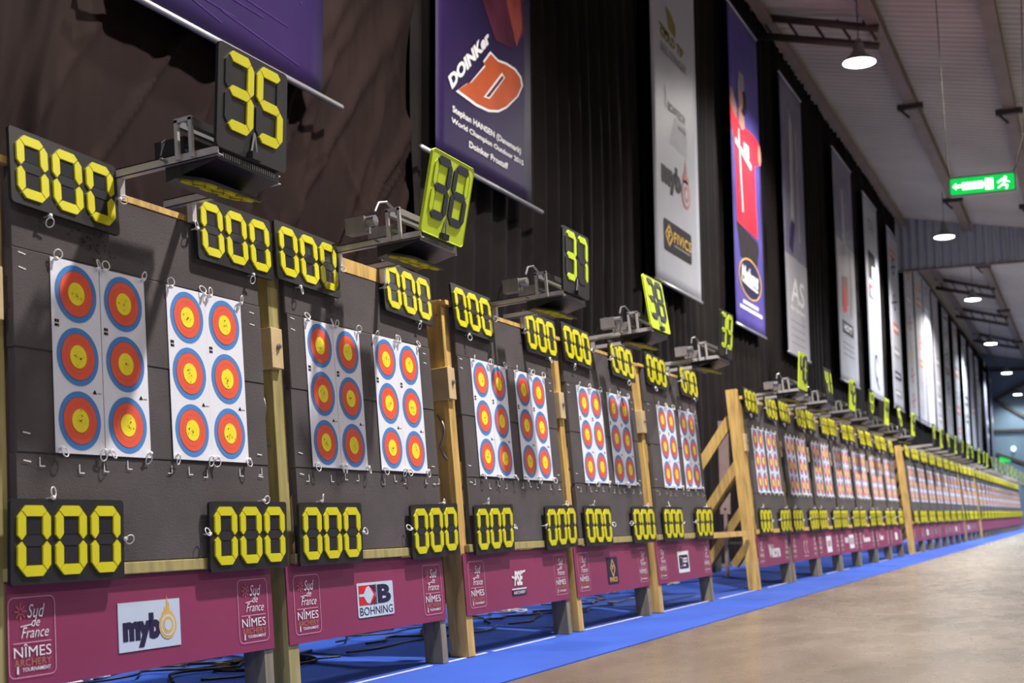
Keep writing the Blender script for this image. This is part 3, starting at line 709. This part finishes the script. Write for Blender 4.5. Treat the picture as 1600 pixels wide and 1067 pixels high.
# ------------------------------------------------------------------ hanging banners on the wall
YB = 2.0
def hang(x0, x1, z0, z1, mtl, label, seed=0, bar=True):
    w = x1-x0; h = z1-z0
    t = empty('hanging_banner', (x0, YB, z0), (pi/2, 0, 0)); tag(t, label, 'banner', 'tall banners hung on the curtain')
    b = MB(); nx, nz = 12, 30; rnd = random.Random(seed); p = rnd.uniform(0, 6)
    W_ = lambda x, z: 0.02*sin(1.4*z+p)*sin(pi*x/w)+0.008*sin(2*pi*x/w*1.5+p)
    b.add([(w*i/nx, h*j/nz, 0) for j in range(nz+1) for i in range(nx+1)], [(j*(nx+1)+i, j*(nx+1)+i+1, (j+1)*(nx+1)+i+1, (j+1)*(nx+1)+i) for j in range(nz) for i in range(nx)], mtl)
    o = b.build('fabric', t, smooth=True); sm = o.modifiers.new('thickness', 'SOLIDIFY'); sm.thickness = 0.003; sm.offset = -1
    e = 0.27 if bar == 2 else 0.03
    b = MB(); b.cyl((-e,0,0.0),(w+e,0,0.0), 0.022, M_bar, 10); b.build('bottom_bar', t, smooth=True)
    b = MB(); b.cyl((-0.03,h,0.0),(w+0.03,h,0.0), 0.02, M_bar, 10); b.build('top_bar', t, smooth=True)
    zt = (10.0 if x0 < 41 else 9.1)
    for q in (0.1, w-0.1):
        b = MB(); b.cyl((q,h,0),(q,zt-z0-0.02,-0.12), 0.006, M_cable, 5); b.build('hanging_cord', t)
    return t, w, h
def art(t, name, fn, label=None):
    b = MB(); fn(b); o = b.build(name, t)
    if name == 'printed_streaks': o['kind'] = 'stuff'
    if label: o['label'] = label
# 1: purple, cut by the top of the frame
t, w, h = hang(5.80, 7.90, 3.80, 9.05, M_ban_p, 'purple banner nearest the camera, cut off by the top of the photo', 1, 2)
def a1(b):
    rnd = random.Random(4)
    for k in range(9):
        x = rnd.uniform(0.0, 1.0); y = rnd.uniform(0.1, 1.5); b.stroke([(x, y), (min(w, x+rnd.uniform(0.6, 1.1)), y-rnd.uniform(0.0, 0.12))], 0.010, 0.004, M_streak)
    for k in range(60): b.disc(rnd.uniform(0.05, 2.05), rnd.uniform(0.3, 3), 0.0045, rnd.uniform(0.004, 0.012), M_streak, 6)
M_streak = mat('print_lilac', (0.042, 0.022, 0.105), 0.5)
art(t, 'printed_streaks', a1)
# 2: purple-blue with the orange letter
t, w, h = hang(9.72, 11.83, 3.83, 9.05, M_ban_p, 'purple blue banner with a large orange slanted letter D', 2, 2)
def a2(b):
    rnd = random.Random(9)
    b.flat([(0.45,5.0),(0.6,3.4),(0.75,2.4),(0.95,1.75),(1.25,1.45),(1.6,1.5),(1.95,1.75),(1.9,2.6),(1.8,4.0),(1.7,5.0)], 0.004, M_maroon)
    b.flat([(1.3,4.8),(1.38,3.2),(1.42,2.1),(1.75,1.55),(1.9,1.8),(1.78,2.6),(1.7,3.6),(1.6,4.8)], 0.005, M_rust)
    for k in range(50): b.disc(rnd.uniform(0.05, 0.7), rnd.uniform(1.8, 4.5), 0.0045, rnd.uniform(0.006, 0.014), M_streak, 6)
M_maroon = mat('print_maroon', (0.085, 0.018, 0.04), 0.5, var=0.4, scale=3); M_rust = mat('print_rust', (0.28, 0.06, 0.05), 0.5, var=0.3, scale=3)
art(t, 'printed_photo', a2)
def a2b(b):
    o = [(0.38,0.68),(0.60,0.82),(0.66,0.84),(0.99,1.12),(0.96,1.15),(1.12,1.30),(1.30,1.275),(1.50,1.31),(1.72,1.32),(1.86,1.28),(1.90,1.20),(1.78,1.05),(1.50,0.85),(1.30,0.75),(1.08,0.69),(0.80,0.665)]
    cx = sum(x for x,_ in o)/len(o); cy = sum(y for _,y in o)/len(o)
    b.flat(o, 0.006, M_white); b.flat([(cx+(x-cx)*0.945, cy+(y-cy)*0.915) for x,y in o], 0.008, M_orange2)
    b.flat([(0.96,0.80),(1.38,1.17),(1.45,1.14),(1.09,0.82)], 0.010, M_white); b.flat([(1.01,0.82),(1.385,1.145),(1.42,1.13),(1.08,0.835)], 0.012, M_maroon)
M_orange2 = mat('print_burnt_orange', (0.44, 0.085, 0.028), 0.5, var=0.12, scale=3)
art(t, 'letter_emblem', a2b)
def a2c(b):
    b.text('DOINKer', 0.68, 1.085, 0.006, 1.10, 0.125, M_white, shear=0.0, bold=0.05, rot=0.72)
    b.text('Stephan HANSEN (Danemark)', 1.075, 0.495, 0.006, 1.52, 0.078, M_white, bold=0.02)
    b.text('World Champion Outdoor 2015', 1.095, 0.388, 0.006, 1.60, 0.066, M_white, bold=0.02)
    b.text('Doinker Prostaff', 1.085, 0.268, 0.006, 0.86, 0.062, M_white, bold=0.02)
art(t, 'lettering', a2c)
# 3: white with sponsor marks
t, w, h = hang(15.92, 18.07, 3.77, 9.1, M_ban_w, 'white banner carrying a dark boxed FIVICS mark near its foot', 3)
def a3(b):
    z = 0.006
    b.prism([(1.04+x,0.68+y) for x,y in round_rect(1.30, 0.43, 0.05)], 0.003, z, M_dark)
    b.stroke([(0.62,0.83),(0.78,0.69),(0.62,0.55),(0.46,0.69),(0.62,0.83)], 0.035, z+0.002, M_gold); b.text('F', 0.62, 0.69, z+0.002, 0.10, 0.12, M_gold, bold=0.03)
    b.text('FIVICS', 1.25, 0.705, z+0.002, 0.82, 0.15, M_gold, bold=0.02, spacing=1.15); b.stroke([(0.85,0.59),(1.6,0.59)], 0.02, z+0.002, M_grey)
    b.text('myb', 0.80, 1.50, z, 0.90, 0.44, M_ink, bold=0.06)
    b.disc(1.48, 1.44, z, 0.21, M_rose, 28); b.disc(1.48, 1.44, z+0.002, 0.165, M_ban_w, 28); b.disc(1.48, 1.44, z+0.004, 0.12, M_rose, 24); b.disc(1.48, 1.44, z+0.006, 0.07, M_ban_w, 20)
    flame(b, 1.48, 1.60, 0.15, z, M_rose)
    for k in range(9): b.stroke([(0.75+0.03*k,2.02+0.05*k),(1.6,2.0+0.05*k)], 0.010, z, M_lgrey)
    b.text('BOWTECH', 1.12, 2.52, z, 0.8, 0.13, M_grey, bold=0.02); b.box((1.2,2.32,0.003),(1.55,2.37,z), M_grey); b.stroke([(0.6,2.45),(0.6,2.75)], 0.02, z, M_grey)
    b.text('GOLD TIP', 0.98, 3.50, z, 1.1, 0.15, M_olive, bold=0.04); b.text('BEE STINGER', 1.05, 3.29, z, 1.22, 0.13, M_grey, bold=0.03)
    for p in ([(0.7,3.94),(0.9,3.93),(1.15,3.80),(1.15,3.62),(0.85,3.65)], [(0.35,3.60),(0.5,3.62),(0.85,3.58),(0.7,3.50)]): b.flat(p, z, M_olive)
M_dark = mat('print_dark', (0.035, 0.03, 0.035), 0.5, var=0.2)
M_rose = mat('print_rose', (0.45, 0.16, 0.13), 0.6); M_olive = mat('print_olive', (0.22, 0.19, 0.04), 0.6); M_lgrey = mat('print_light_grey', (0.42, 0.42, 0.46), 0.6)
art(t, 'sponsor_marks', a3)
# 4: blue with red-shirted archer
t, w, h = hang(20.1, 22.12, 3.74, 9.1, M_ban_b, 'blue banner with an archer in a red shirt', 4)
M_shirt = mat('print_shirt_red', (0.88, 0.035, 0.06), 0.5, var=0.15, scale=2); M_skin = mat('print_skin', (0.50, 0.27, 0.22), 0.5, var=0.1); M_dark = mat('print_dark', (0.04, 0.03, 0.05), 0.5, var=0.2)
def a4(b):
    b.flat([(0.2,1.70),(1.65,1.60),(1.7,1.45),(1.5,1.1),(0.4,1.15)], 0.004, M_dark)
    b.flat([(0.24,1.70),(1.65,1.66),(1.59,2.18),(1.57,2.94),(2.0,3.05),(1.98,3.42),(1.57,3.48),(1.0,3.46),(0.75,3.42),(0.51,3.44),(0.15,3.75),(-0.02,3.70),(0.02,3.26),(0.22,3.03),(0.24,2.73)], 0.006, M_shirt)
    b.flat([(0.02,3.9),(0.0,3.6),(0.35,3.45),(0.45,3.6),(0.3,3.75),(0.15,3.9)], 0.007, M_skin)
    b.flat([(0.55,3.42),(0.55,3.7),(0.9,3.7),(0.95,3.44),(0.75,3.35)], 0.0075, M_skin)
    b.disc(0.86, 3.92, 0.008, 0.25, M_dark, 20, 1.15); b.disc(0.70, 3.90, 0.009, 0.16, M_skin, 20, 1.3); b.flat([(0.50,4.0),(0.98,4.08),(0.95,4.35),(0.62,4.35)], 0.010, M_grey)
    b.disc(1.95, 3.22, 0.009, 0.12, M_skin, 14, 1.6)
    b.stroke([(0.28,3.06),(1.28,2.84)], 0.10, 0.010, M_white); b.stroke([(0.50,3.30),(0.62,1.95)], 0.06, 0.010, M_white); b.box((0.82,2.95,0.006),(1.15,3.17,0.011), M_white)
art(t, 'printed_archer', a4)
def a4b(b):
    b.ring(1.0, 0.86, 0.008, 0.73, 0.78, M_gold, 40, 0.44); b.disc(1.0, 0.86, 0.006, 0.73, M_dnavy, 40, 0.44)
    b.text('Mathews', 0.98, 0.90, 0.009, 1.15, 0.28, M_white, shear=0.25, bold=0.04); b.stroke([(0.45,0.78),(0.9,0.74),(1.5,0.72)], 0.04, 0.009, M_white)
    for k in range(9): b.box((0.46+0.12*k,0.40,0.003),(0.55+0.12*k,0.46,0.008), M_white)
    for k in range(13): b.box((0.25+0.12*k,0.30,0.003),(0.34+0.12*k,0.36,0.008), M_white)
art(t, 'lettering', a4b)
# 5: slate
t, w, h = hang(23.95, 25.95, 3.72, 9.1, M_ban_d, 'dark slate banner with pale letters AS near its foot', 5)
def a5(b):
    z = 0.006
    b.box((0,0,0.002),(w,1.9,0.004), M_ban_s)
    for k in range(12): b.stroke([(0.05,1.1+0.07*k),(0.5+0.05*k,1.15+0.07*k)], 0.012, z, M_lgrey)
    b.text('AS', 1.02, 1.26, z, 1.25, 0.50, M_white, shear=0.1, bold=0.01); b.text('Air Arrows', 0.98, 0.90, z, 1.35, 0.10, M_white, bold=0.02)
    for k in range(4): b.box((0.35,0.22+0.14*k,0.004),(1.6,0.245+0.14*k,z), M_grey)
    b.flat([(0.6,2.6),(0.9,2.6),(1.0,4.6),(0.75,4.9)], z, M_lgrey); b.flat([(1.3,2.3),(1.45,2.3),(1.4,4.5),(1.3,4.6)], z, M_lgrey); b.flat([(0.4,2.1),(0.7,1.95),(1.0,2.6),(0.7,2.7)], z, M_streak)
art(t, 'printed_artwork', a5)
# 6: white foot, slate head
t, w, h = hang(29.45, 31.95, 3.72, 9.07, M_ban_s, 'silver banner with a red figure and a dark HOYT box', 6)
def a6(b):
    z = 0.006
    b.box((0.02,3.3,0.002),(w-0.02,h,0.004), M_ban_d)
    b.flat([(0.55,1.75),(1.4,1.85),(1.45,2.55),(0.7,2.45)], z, M_rose); b.flat([(0.7,1.6),(1.2,1.7),(1.1,2.3),(0.75,2.2)], z+0.002, M_shirt)
    b.flat([(0.9,3.0),(1.3,3.0),(1.2,4.6),(1.0,4.6)], z, M_lgrey)
    b.stroke([(1.7,1.6),(1.85,2.4),(1.75,3.4)], 0.05, z, M_dark)
    b.box((0.50,1.14,0.002),(1.92,1.42,z), M_ink); b.text('HOYT', 1.2, 1.28, z+0.002, 1.1, 0.17, M_white, bold=0.05)
    for k in range(3): b.box((0.5,0.90-0.13*k,0.003),(1.9,0.93-0.13*k,z), M_grey)
art(t, 'printed_artwork', a6)
def marks(seed, cols):
    def fn(b):
        rnd = random.Random(seed); y = 0.35
        while y < 4.9:
            hh = rnd.uniform(0.15, 0.5); m_ = rnd.choice(cols); x = rnd.uniform(0.35, 0.6)
            if rnd.random() < 0.5: b.ring(1.0, y+0.2, 0.006, 0.18, 0.26, m_, 18); b.stroke([(x, y+0.1), (1.6, y+0.3)], 0.05, 0.007, m_)
            else:
                b.box((x,y,0.003),(2.1-x,y+hh,0.006), m_)
                for k in range(4): b.box((x+0.12+0.25*k,y+hh*0.35,0.004),(x+0.26+0.25*k,y+hh*0.65,0.008), M_white)
            y += hh+rnd.uniform(0.25, 0.6)
    return fn
far = [(33.75, 36.05, 3.72, 9.0, M_ban_w, 'white banner with CB at its top and dark boxed marks', 7, [M_ink, M_grey, M_ink]),
       (38.0, 40.1, 3.72, 8.95, M_ban_w, 'white banner with pinkish box near its top, just before the corrugated panel', 8, [M_rose, M_grey, M_dnavy]),
       (41.5, 43.6, 3.70, 8.8, M_ban_w, 'white banner with gold and rust marks, first beyond the corrugated panel', 9, [M_gold, M_rose, M_lgrey]),
       (44.0, 46.2, 3.68, 8.8, M_ban_w, 'white banner with orange box, second beyond the corrugated panel', 10, [M_orange, M_lgrey, M_grey]),
       (46.4, 48.7, 3.68, 8.8, M_ban_w, 'white banner with grey marks, third beyond the corrugated panel', 15, [M_lgrey, M_grey]),
       (49.2, 51.2, 3.68, 8.75, M_ban_s, 'silver banner, fourth beyond the corrugated panel', 11, [M_lgrey, M_grey]),
       (52.8, 54.95, 3.68, 8.7, M_ban_w, 'white banner, fifth beyond the corrugated panel', 12, [M_dark, M_lgrey]),
       (56.7, 58.7, 3.68, 8.65, M_ban_s, 'silver banner, sixth beyond the corrugated panel', 13, [M_rose, M_grey]),
       (60.8, 62.9, 3.68, 8.6, M_ban_s, 'silver banner, seventh beyond the corrugated panel', 14, [M_grey, M_dark]),
       (64.5, 66.5, 3.68, 8.5, M_ban_w, 'white banner, eighth beyond the corrugated panel', 16, [M_rose, M_lgrey]),
       (67.7, 69.7, 3.68, 8.4, M_ban_s, 'silver banner, ninth beyond the corrugated panel', 17, [M_grey, M_lgrey]),
       (73.4, 74.8, 3.68, 8.2, M_ban_d, 'slate banner, second from the far end of the wall', 18, [M_grey]),
       (77.4, 78.8, 3.68, 8.2, M_ban_d, 'slate banner at the far end of the wall', 19, [M_grey])]
for (x0, x1, z0, z1, mm, lb, sd, cols) in far:
    t, w, h = hang(x0, x1, z0, z1, mm, lb, sd)
    if sd == 7:
        def a7(b):
            b.text('CB', 1.15, 4.6, 0.006, 1.0, 0.30, M_grey, bold=0.03); b.stroke([(0.5,4.38),(1.8,4.38)], 0.02, 0.006, M_grey); b.box((0.5,3.12,0.003),(1.65,3.85,0.006), M_ink); b.box((1.05,3.18,0.003),(1.6,3.5,0.008), M_white)
            b.box((0.5,2.6,0.003),(1.7,2.95,0.006), M_dark); b.box((0.75,2.66,0.003),(1.6,2.88,0.008), M_white); b.box((0.5,2.75,0.003),(0.75,2.95,0.007), M_shirt); b.flat([(0.7,2.0),(1.0,2.0),(0.9,2.2)], 0.006, M_gold)
            b.ring(1.15, 0.8, 0.006, 0.22, 0.30, M_ink, 20, 1.2, 0.4, 5.2); b.stroke([(1.1,0.45),(1.5,0.25)], 0.08, 0.006, M_ink)
        art(t, 'sponsor_marks', a7)
    else: art(t, 'sponsor_marks', marks(sd, cols))

# ------------------------------------------------------------------ lamps
def lamp_proto():
    t = empty('high_bay_lamp')
    b = MB(); b.lathe([(0.03,0.30),(0.05,0.30),(0.07,0.24),(0.075,0.17),(0.13,0.10),(0.20,0.03),(0.225,0.0),(0.215,0.0),(0.19,0.03)], M_lampg, 32); b.build('reflector', t, smooth=True)
    b = MB(); b.disc(0, 0, 0.008, 0.212, M_lampe, 32); b.lathe([(0.212,0.008),(0.212,0.0),(0.18,-0.012),(0.10,-0.02),(0.0,-0.022)], M_lampe, 32); b.build('lit_glass', t, smooth=True)
    b = MB(); b.cyl((0,0,0.30),(0,0,0.34),0.035,M_steel,12); b.cyl((-0.06,0,0.31),(0.06,0,0.31),0.012,M_steel,8); b.build('cap', t)
    b = MB(); b.cyl((0,0,0.34),(0,0,1.02),0.007,M_cable,6); b.build('suspension_cable', t)
    return t
lp = None
for k, (x, y, z) in enumerate(LAMPS):
    lb = ('hanging bell lamp, largest and nearest the camera', 'hanging bell lamp just before the corrugated drop panel', 'hanging bell lamp, first seen below the corrugated drop panel', 'hanging bell lamp, second beyond the corrugated drop panel', 'hanging bell lamp, third beyond the corrugated drop panel', 'smallest hanging bell lamp at the far end')[k]
    if lp is None: lp = lamp_proto(); o = lp
    else: o = dup(lp)
    o.location = (x, y, z); sc_ = 1.22 if k < 5 else 1.08; o.scale = (sc_, sc_, sc_)
    tag(o, lb, 'lamp', 'row of hanging lamps')
for k, (x, y, z) in enumerate(LAMPS): spot((x, y, z-0.05), (1750, 3500, 3800, 4000, 3000, 600)[k], size=158, color=(1, 0.94, 0.88) if k < 3 else (0.85, 0.95, 1.0))
# small far wall lamp
b = MB(); b.lathe([(0.0,0.16),(0.10,0.12),(0.14,0.0),(0.10,-0.12),(0.0,-0.16)], M_lampw, 14); o = b.build('wall_lamp'); o.location = (79.87, 1.05, 4.35); tag(o, 'small pale lamp on the far end wall', 'lamp')

# ------------------------------------------------------------------ exit signs
def exit_sign(loc, w, h, label, big=True):
    t = empty('exit_sign', loc); tag(t, label, 'exit sign')
    b = MB(); b.T = Matrix.Rotation(-pi/2, 4, 'Z') @ Matrix.Rotation(pi/2, 4, 'X')
    b.prism([(x,y) for x,y in round_rect(w, h, h*0.12)], -0.06, 0, M_acr); b.build('housing', t)
    b = MB(); b.T = Matrix.Rotation(-pi/2, 4, 'Z') @ Matrix.Rotation(pi/2, 4, 'X')
    b.prism([(x,y) for x,y in round_rect(w*0.93, h*0.8, h*0.08)], 0, 0.01, M_exitg); b.build('lit_face', t)
    if big:
        b = MB(); b.T = Matrix.Rotation(-pi/2, 4, 'Z') @ Matrix.Rotation(pi/2, 4, 'X'); z = 0.014
        x = -w*0.40
        b.flat([(x-0.03,0),(x+0.02,0.05),(x+0.02,-0.05)], z, M_exitw); b.box((x+0.02,-0.02,0.01),(x+0.10,0.02,z), M_exitw)
        for k in range(6): b.box((-0.25+0.045*k,-0.055,0.01),(-0.215+0.045*k,0.045,z), M_exitw)
        b.box((0.04,-0.08,0.01),(0.14,0.07,z), M_exitw); b.box((0.0,-0.03,0.01),(0.04,0.02,z), M_exitw)
        b.disc(0.29, 0.055, z, 0.022, M_exitw, 12); b.stroke([(0.20,0.0),(0.25,0.035),(0.29,0.02),(0.26,-0.03),(0.31,-0.05),(0.30,-0.09)], 0.022, z, M_exitw); b.stroke([(0.26,-0.03),(0.20,-0.07)], 0.02, z, M_exitw); b.stroke([(0.29,0.02),(0.34,-0.005)], 0.015, z, M_exitw)
        b.build('pictogram', t)
        b = MB(); b.tube([(0.02,-w/2+0.03,h/2),(0.02,-w/2-0.02,h/2+0.12),(0.02,-w/2-0.12,h/2+0.5),(0.02,-w/2-0.25,roofz(loc[1])-loc[2]-0.1)], 0.006, M_cable, 6); b.build('suspension_cable', t)
        b = MB(); b.tube([(0.02,w/2-0.03,h/2),(0.02,w/2,h/2+0.3),(0.02,w/2+0.05,roofz(loc[1])-loc[2]-0.1)], 0.006, M_cable, 6); b.build('suspension_cable', t)
    return t
exit_sign((18.0,-1.895,5.07), 0.86, 0.27, 'lit green exit sign with white pictogram hanging from the roof')
exit_sign((79.93,1.55,3.75), 0.62, 0.34, 'tiny green exit sign at the far end of the hall', False)

# ------------------------------------------------------------------ floor tape and cables
tp = [(4.7,5.9),(6.02,6.55),(6.62,7.55),(8.05,9.25),(9.75,11.15),(11.4,12.8),(13.3,14.4),(16.5,18.2),(20.2,22.2),(24.5,27.5)]
tlab = ['under board 35', 'under board 36', 'under board 37', 'under board 38', 'under board 39', 'across the open gap', 'first past the open gap', 'second past the open gap', 'third past the open gap', 'furthest along the carpet']
for k, (x0, x1) in enumerate(tp):
    b = MB(); y = 0.035+0.004*k; b.add([(x0,y,0.008),(x1,y+0.01,0.008),(x1,y+0.028,0.008),(x0,y+0.018,0.008),(x0,y,0.006),(x1,y+0.01,0.006),(x1,y+0.028,0.006),(x0,y+0.018,0.006)], [(0,1,2,3),(0,4,5,1),(3,2,6,7)], M_tape)
    tag(b.build('floor_tape'), 'strip of white tape on blue carpet, %s' % tlab[k], 'tape', 'white tape marks along the feet')
def cable(pts, r, m, label):
    # Catmull-Rom
    P = [Vector(p) for p in pts]; P = [P[0]]+P+[P[-1]]; out = []
    for i in range(1, len(P)-2):
        for k in range(8):
            t = k/8; a, b_, c, d = P[i-1], P[i], P[i+1], P[i+2]
            out.append(0.5*((2*b_)+(-a+c)*t+(2*a-5*b_+4*c-d)*t*t+(-a+3*b_-3*c+d)*t**3))
    out.append(P[-2]); b = MB(); b.tube(out, r, m, 6); tag(b.build('cable', smooth=True), label, 'cable', 'cables on the carpet')
rnd = random.Random(21)
def snake(x0, x1, yc, amp, n, z=0.014):
    return [(x0+(x1-x0)*k/n, yc+rnd.uniform(-amp, amp), z+rnd.uniform(0, 0.01)) for k in range(n+1)]
desc = ['under board 35', 'under board 36', 'under board 37', 'under board 38', 'under board 39']
for k in range(5):
    uL, uR = panel(k)
    for q, nm in enumerate(('frontmost', 'second', 'third', 'fourth', 'rearmost')):
        if k > 2 and q > 2: continue
        cable(snake(uL+rnd.uniform(-0.2, 0.4), uR+rnd.uniform(-0.4, 0.3), 0.68+0.20*q, 0.10, 6+q, 0.0135+0.004*(q % 3)), 0.0062 if q != 1 else 0.008, M_cable, 'black cable snaking on the carpet %s, %s one' % (desc[k], nm))
for k, (cx, cy) in enumerate(((3.9, 0.9), (5.6, 0.8), (5.75, 1.2))):
    pts = [(cx+(0.32+0.05*sin(3*a))*cos(a), cy+(0.2+0.04*cos(2*a))*sin(a), 0.014+0.003*(a/3)) for a in [q*0.5 for q in range(30)]]
    cable(pts, 0.0065, M_cable, ('coil of black cable on the carpet under board 35', 'coil of black cable on the carpet under board 36', 'rear coil of black cable on the carpet under board 36')[k])
for k, (x, y) in enumerate(((4.75, 1.25), (9.2, 1.1), (11.9, 1.2), (13.6, 1.2))):
    cable([(x+rnd.uniform(-0.25, 0.25), y+rnd.uniform(-0.12, 0.12), 0.015+0.003*q) for q in range(9)], 0.007, M_cablew, ('white cable bundle on the carpet between boards 35 and 36', 'white cable bundle on the carpet under board 38', 'white cable bundle on the carpet in the open gap', 'white cable bundle on the carpet beyond the open gap')[k])
# ------------------------------------------------------------------ things standing in the open gap
b = MB(); b.box((-0.16,-0.11,0.0),(0.16,0.11,0.012), M_bin); b.box((-0.17,-0.12,0.24),(0.17,0.12,0.26), M_bin)
for sx in (-1, 1):
    b.box((sx*0.16-0.006,-0.11,0),(sx*0.16+0.006,0.11,0.26), M_bin); b.box((-0.16,sx*0.11-0.006,0),(0.16,sx*0.11+0.006,0.26), M_bin)
o = b.build('storage_crate'); o.location = (16.75, 1.62, 0.006); tag(o, 'dark grey crate on the carpet behind the open gap', 'crate')
t = empty('leaning_plank', (15.2, 0.98, 0.006)); tag(t, 'pale pinkish plank standing upright behind the open gap', 'plank')
M_plank = mat('pale_plank', (0.42, 0.30, 0.27), 0.7, var=0.15, scale=4)
b = MB(); b.box((-0.016,-0.06,0.74),(0.016,0.06,1.84),M_plank); b.box((-0.012,-0.02,0.0),(0.012,0.02,0.74),M_plank); b.build('board', t)
b = MB(); b.cyl((-0.022,0.0,0.80),(-0.016,0.0,0.80),0.014,M_ink,8); b.build('bolt', t)
t = empty('folding_stool', (18.1, 1.6, 0.006)); tag(t, 'small dark folding stool with pale feet behind the open gap', 'stool')
b = MB(); b.box((-0.15,-0.12,0.32),(0.15,0.12,0.345), M_bin); b.build('seat', t)
for sx in (-1, 1):
    for sy in (-1, 1):
        b = MB(); b.cyl((sx*0.14,sy*0.12,0.0),(-sx*0.10,sy*0.12,0.32),0.012,M_steel,8); b.build('leg', t)
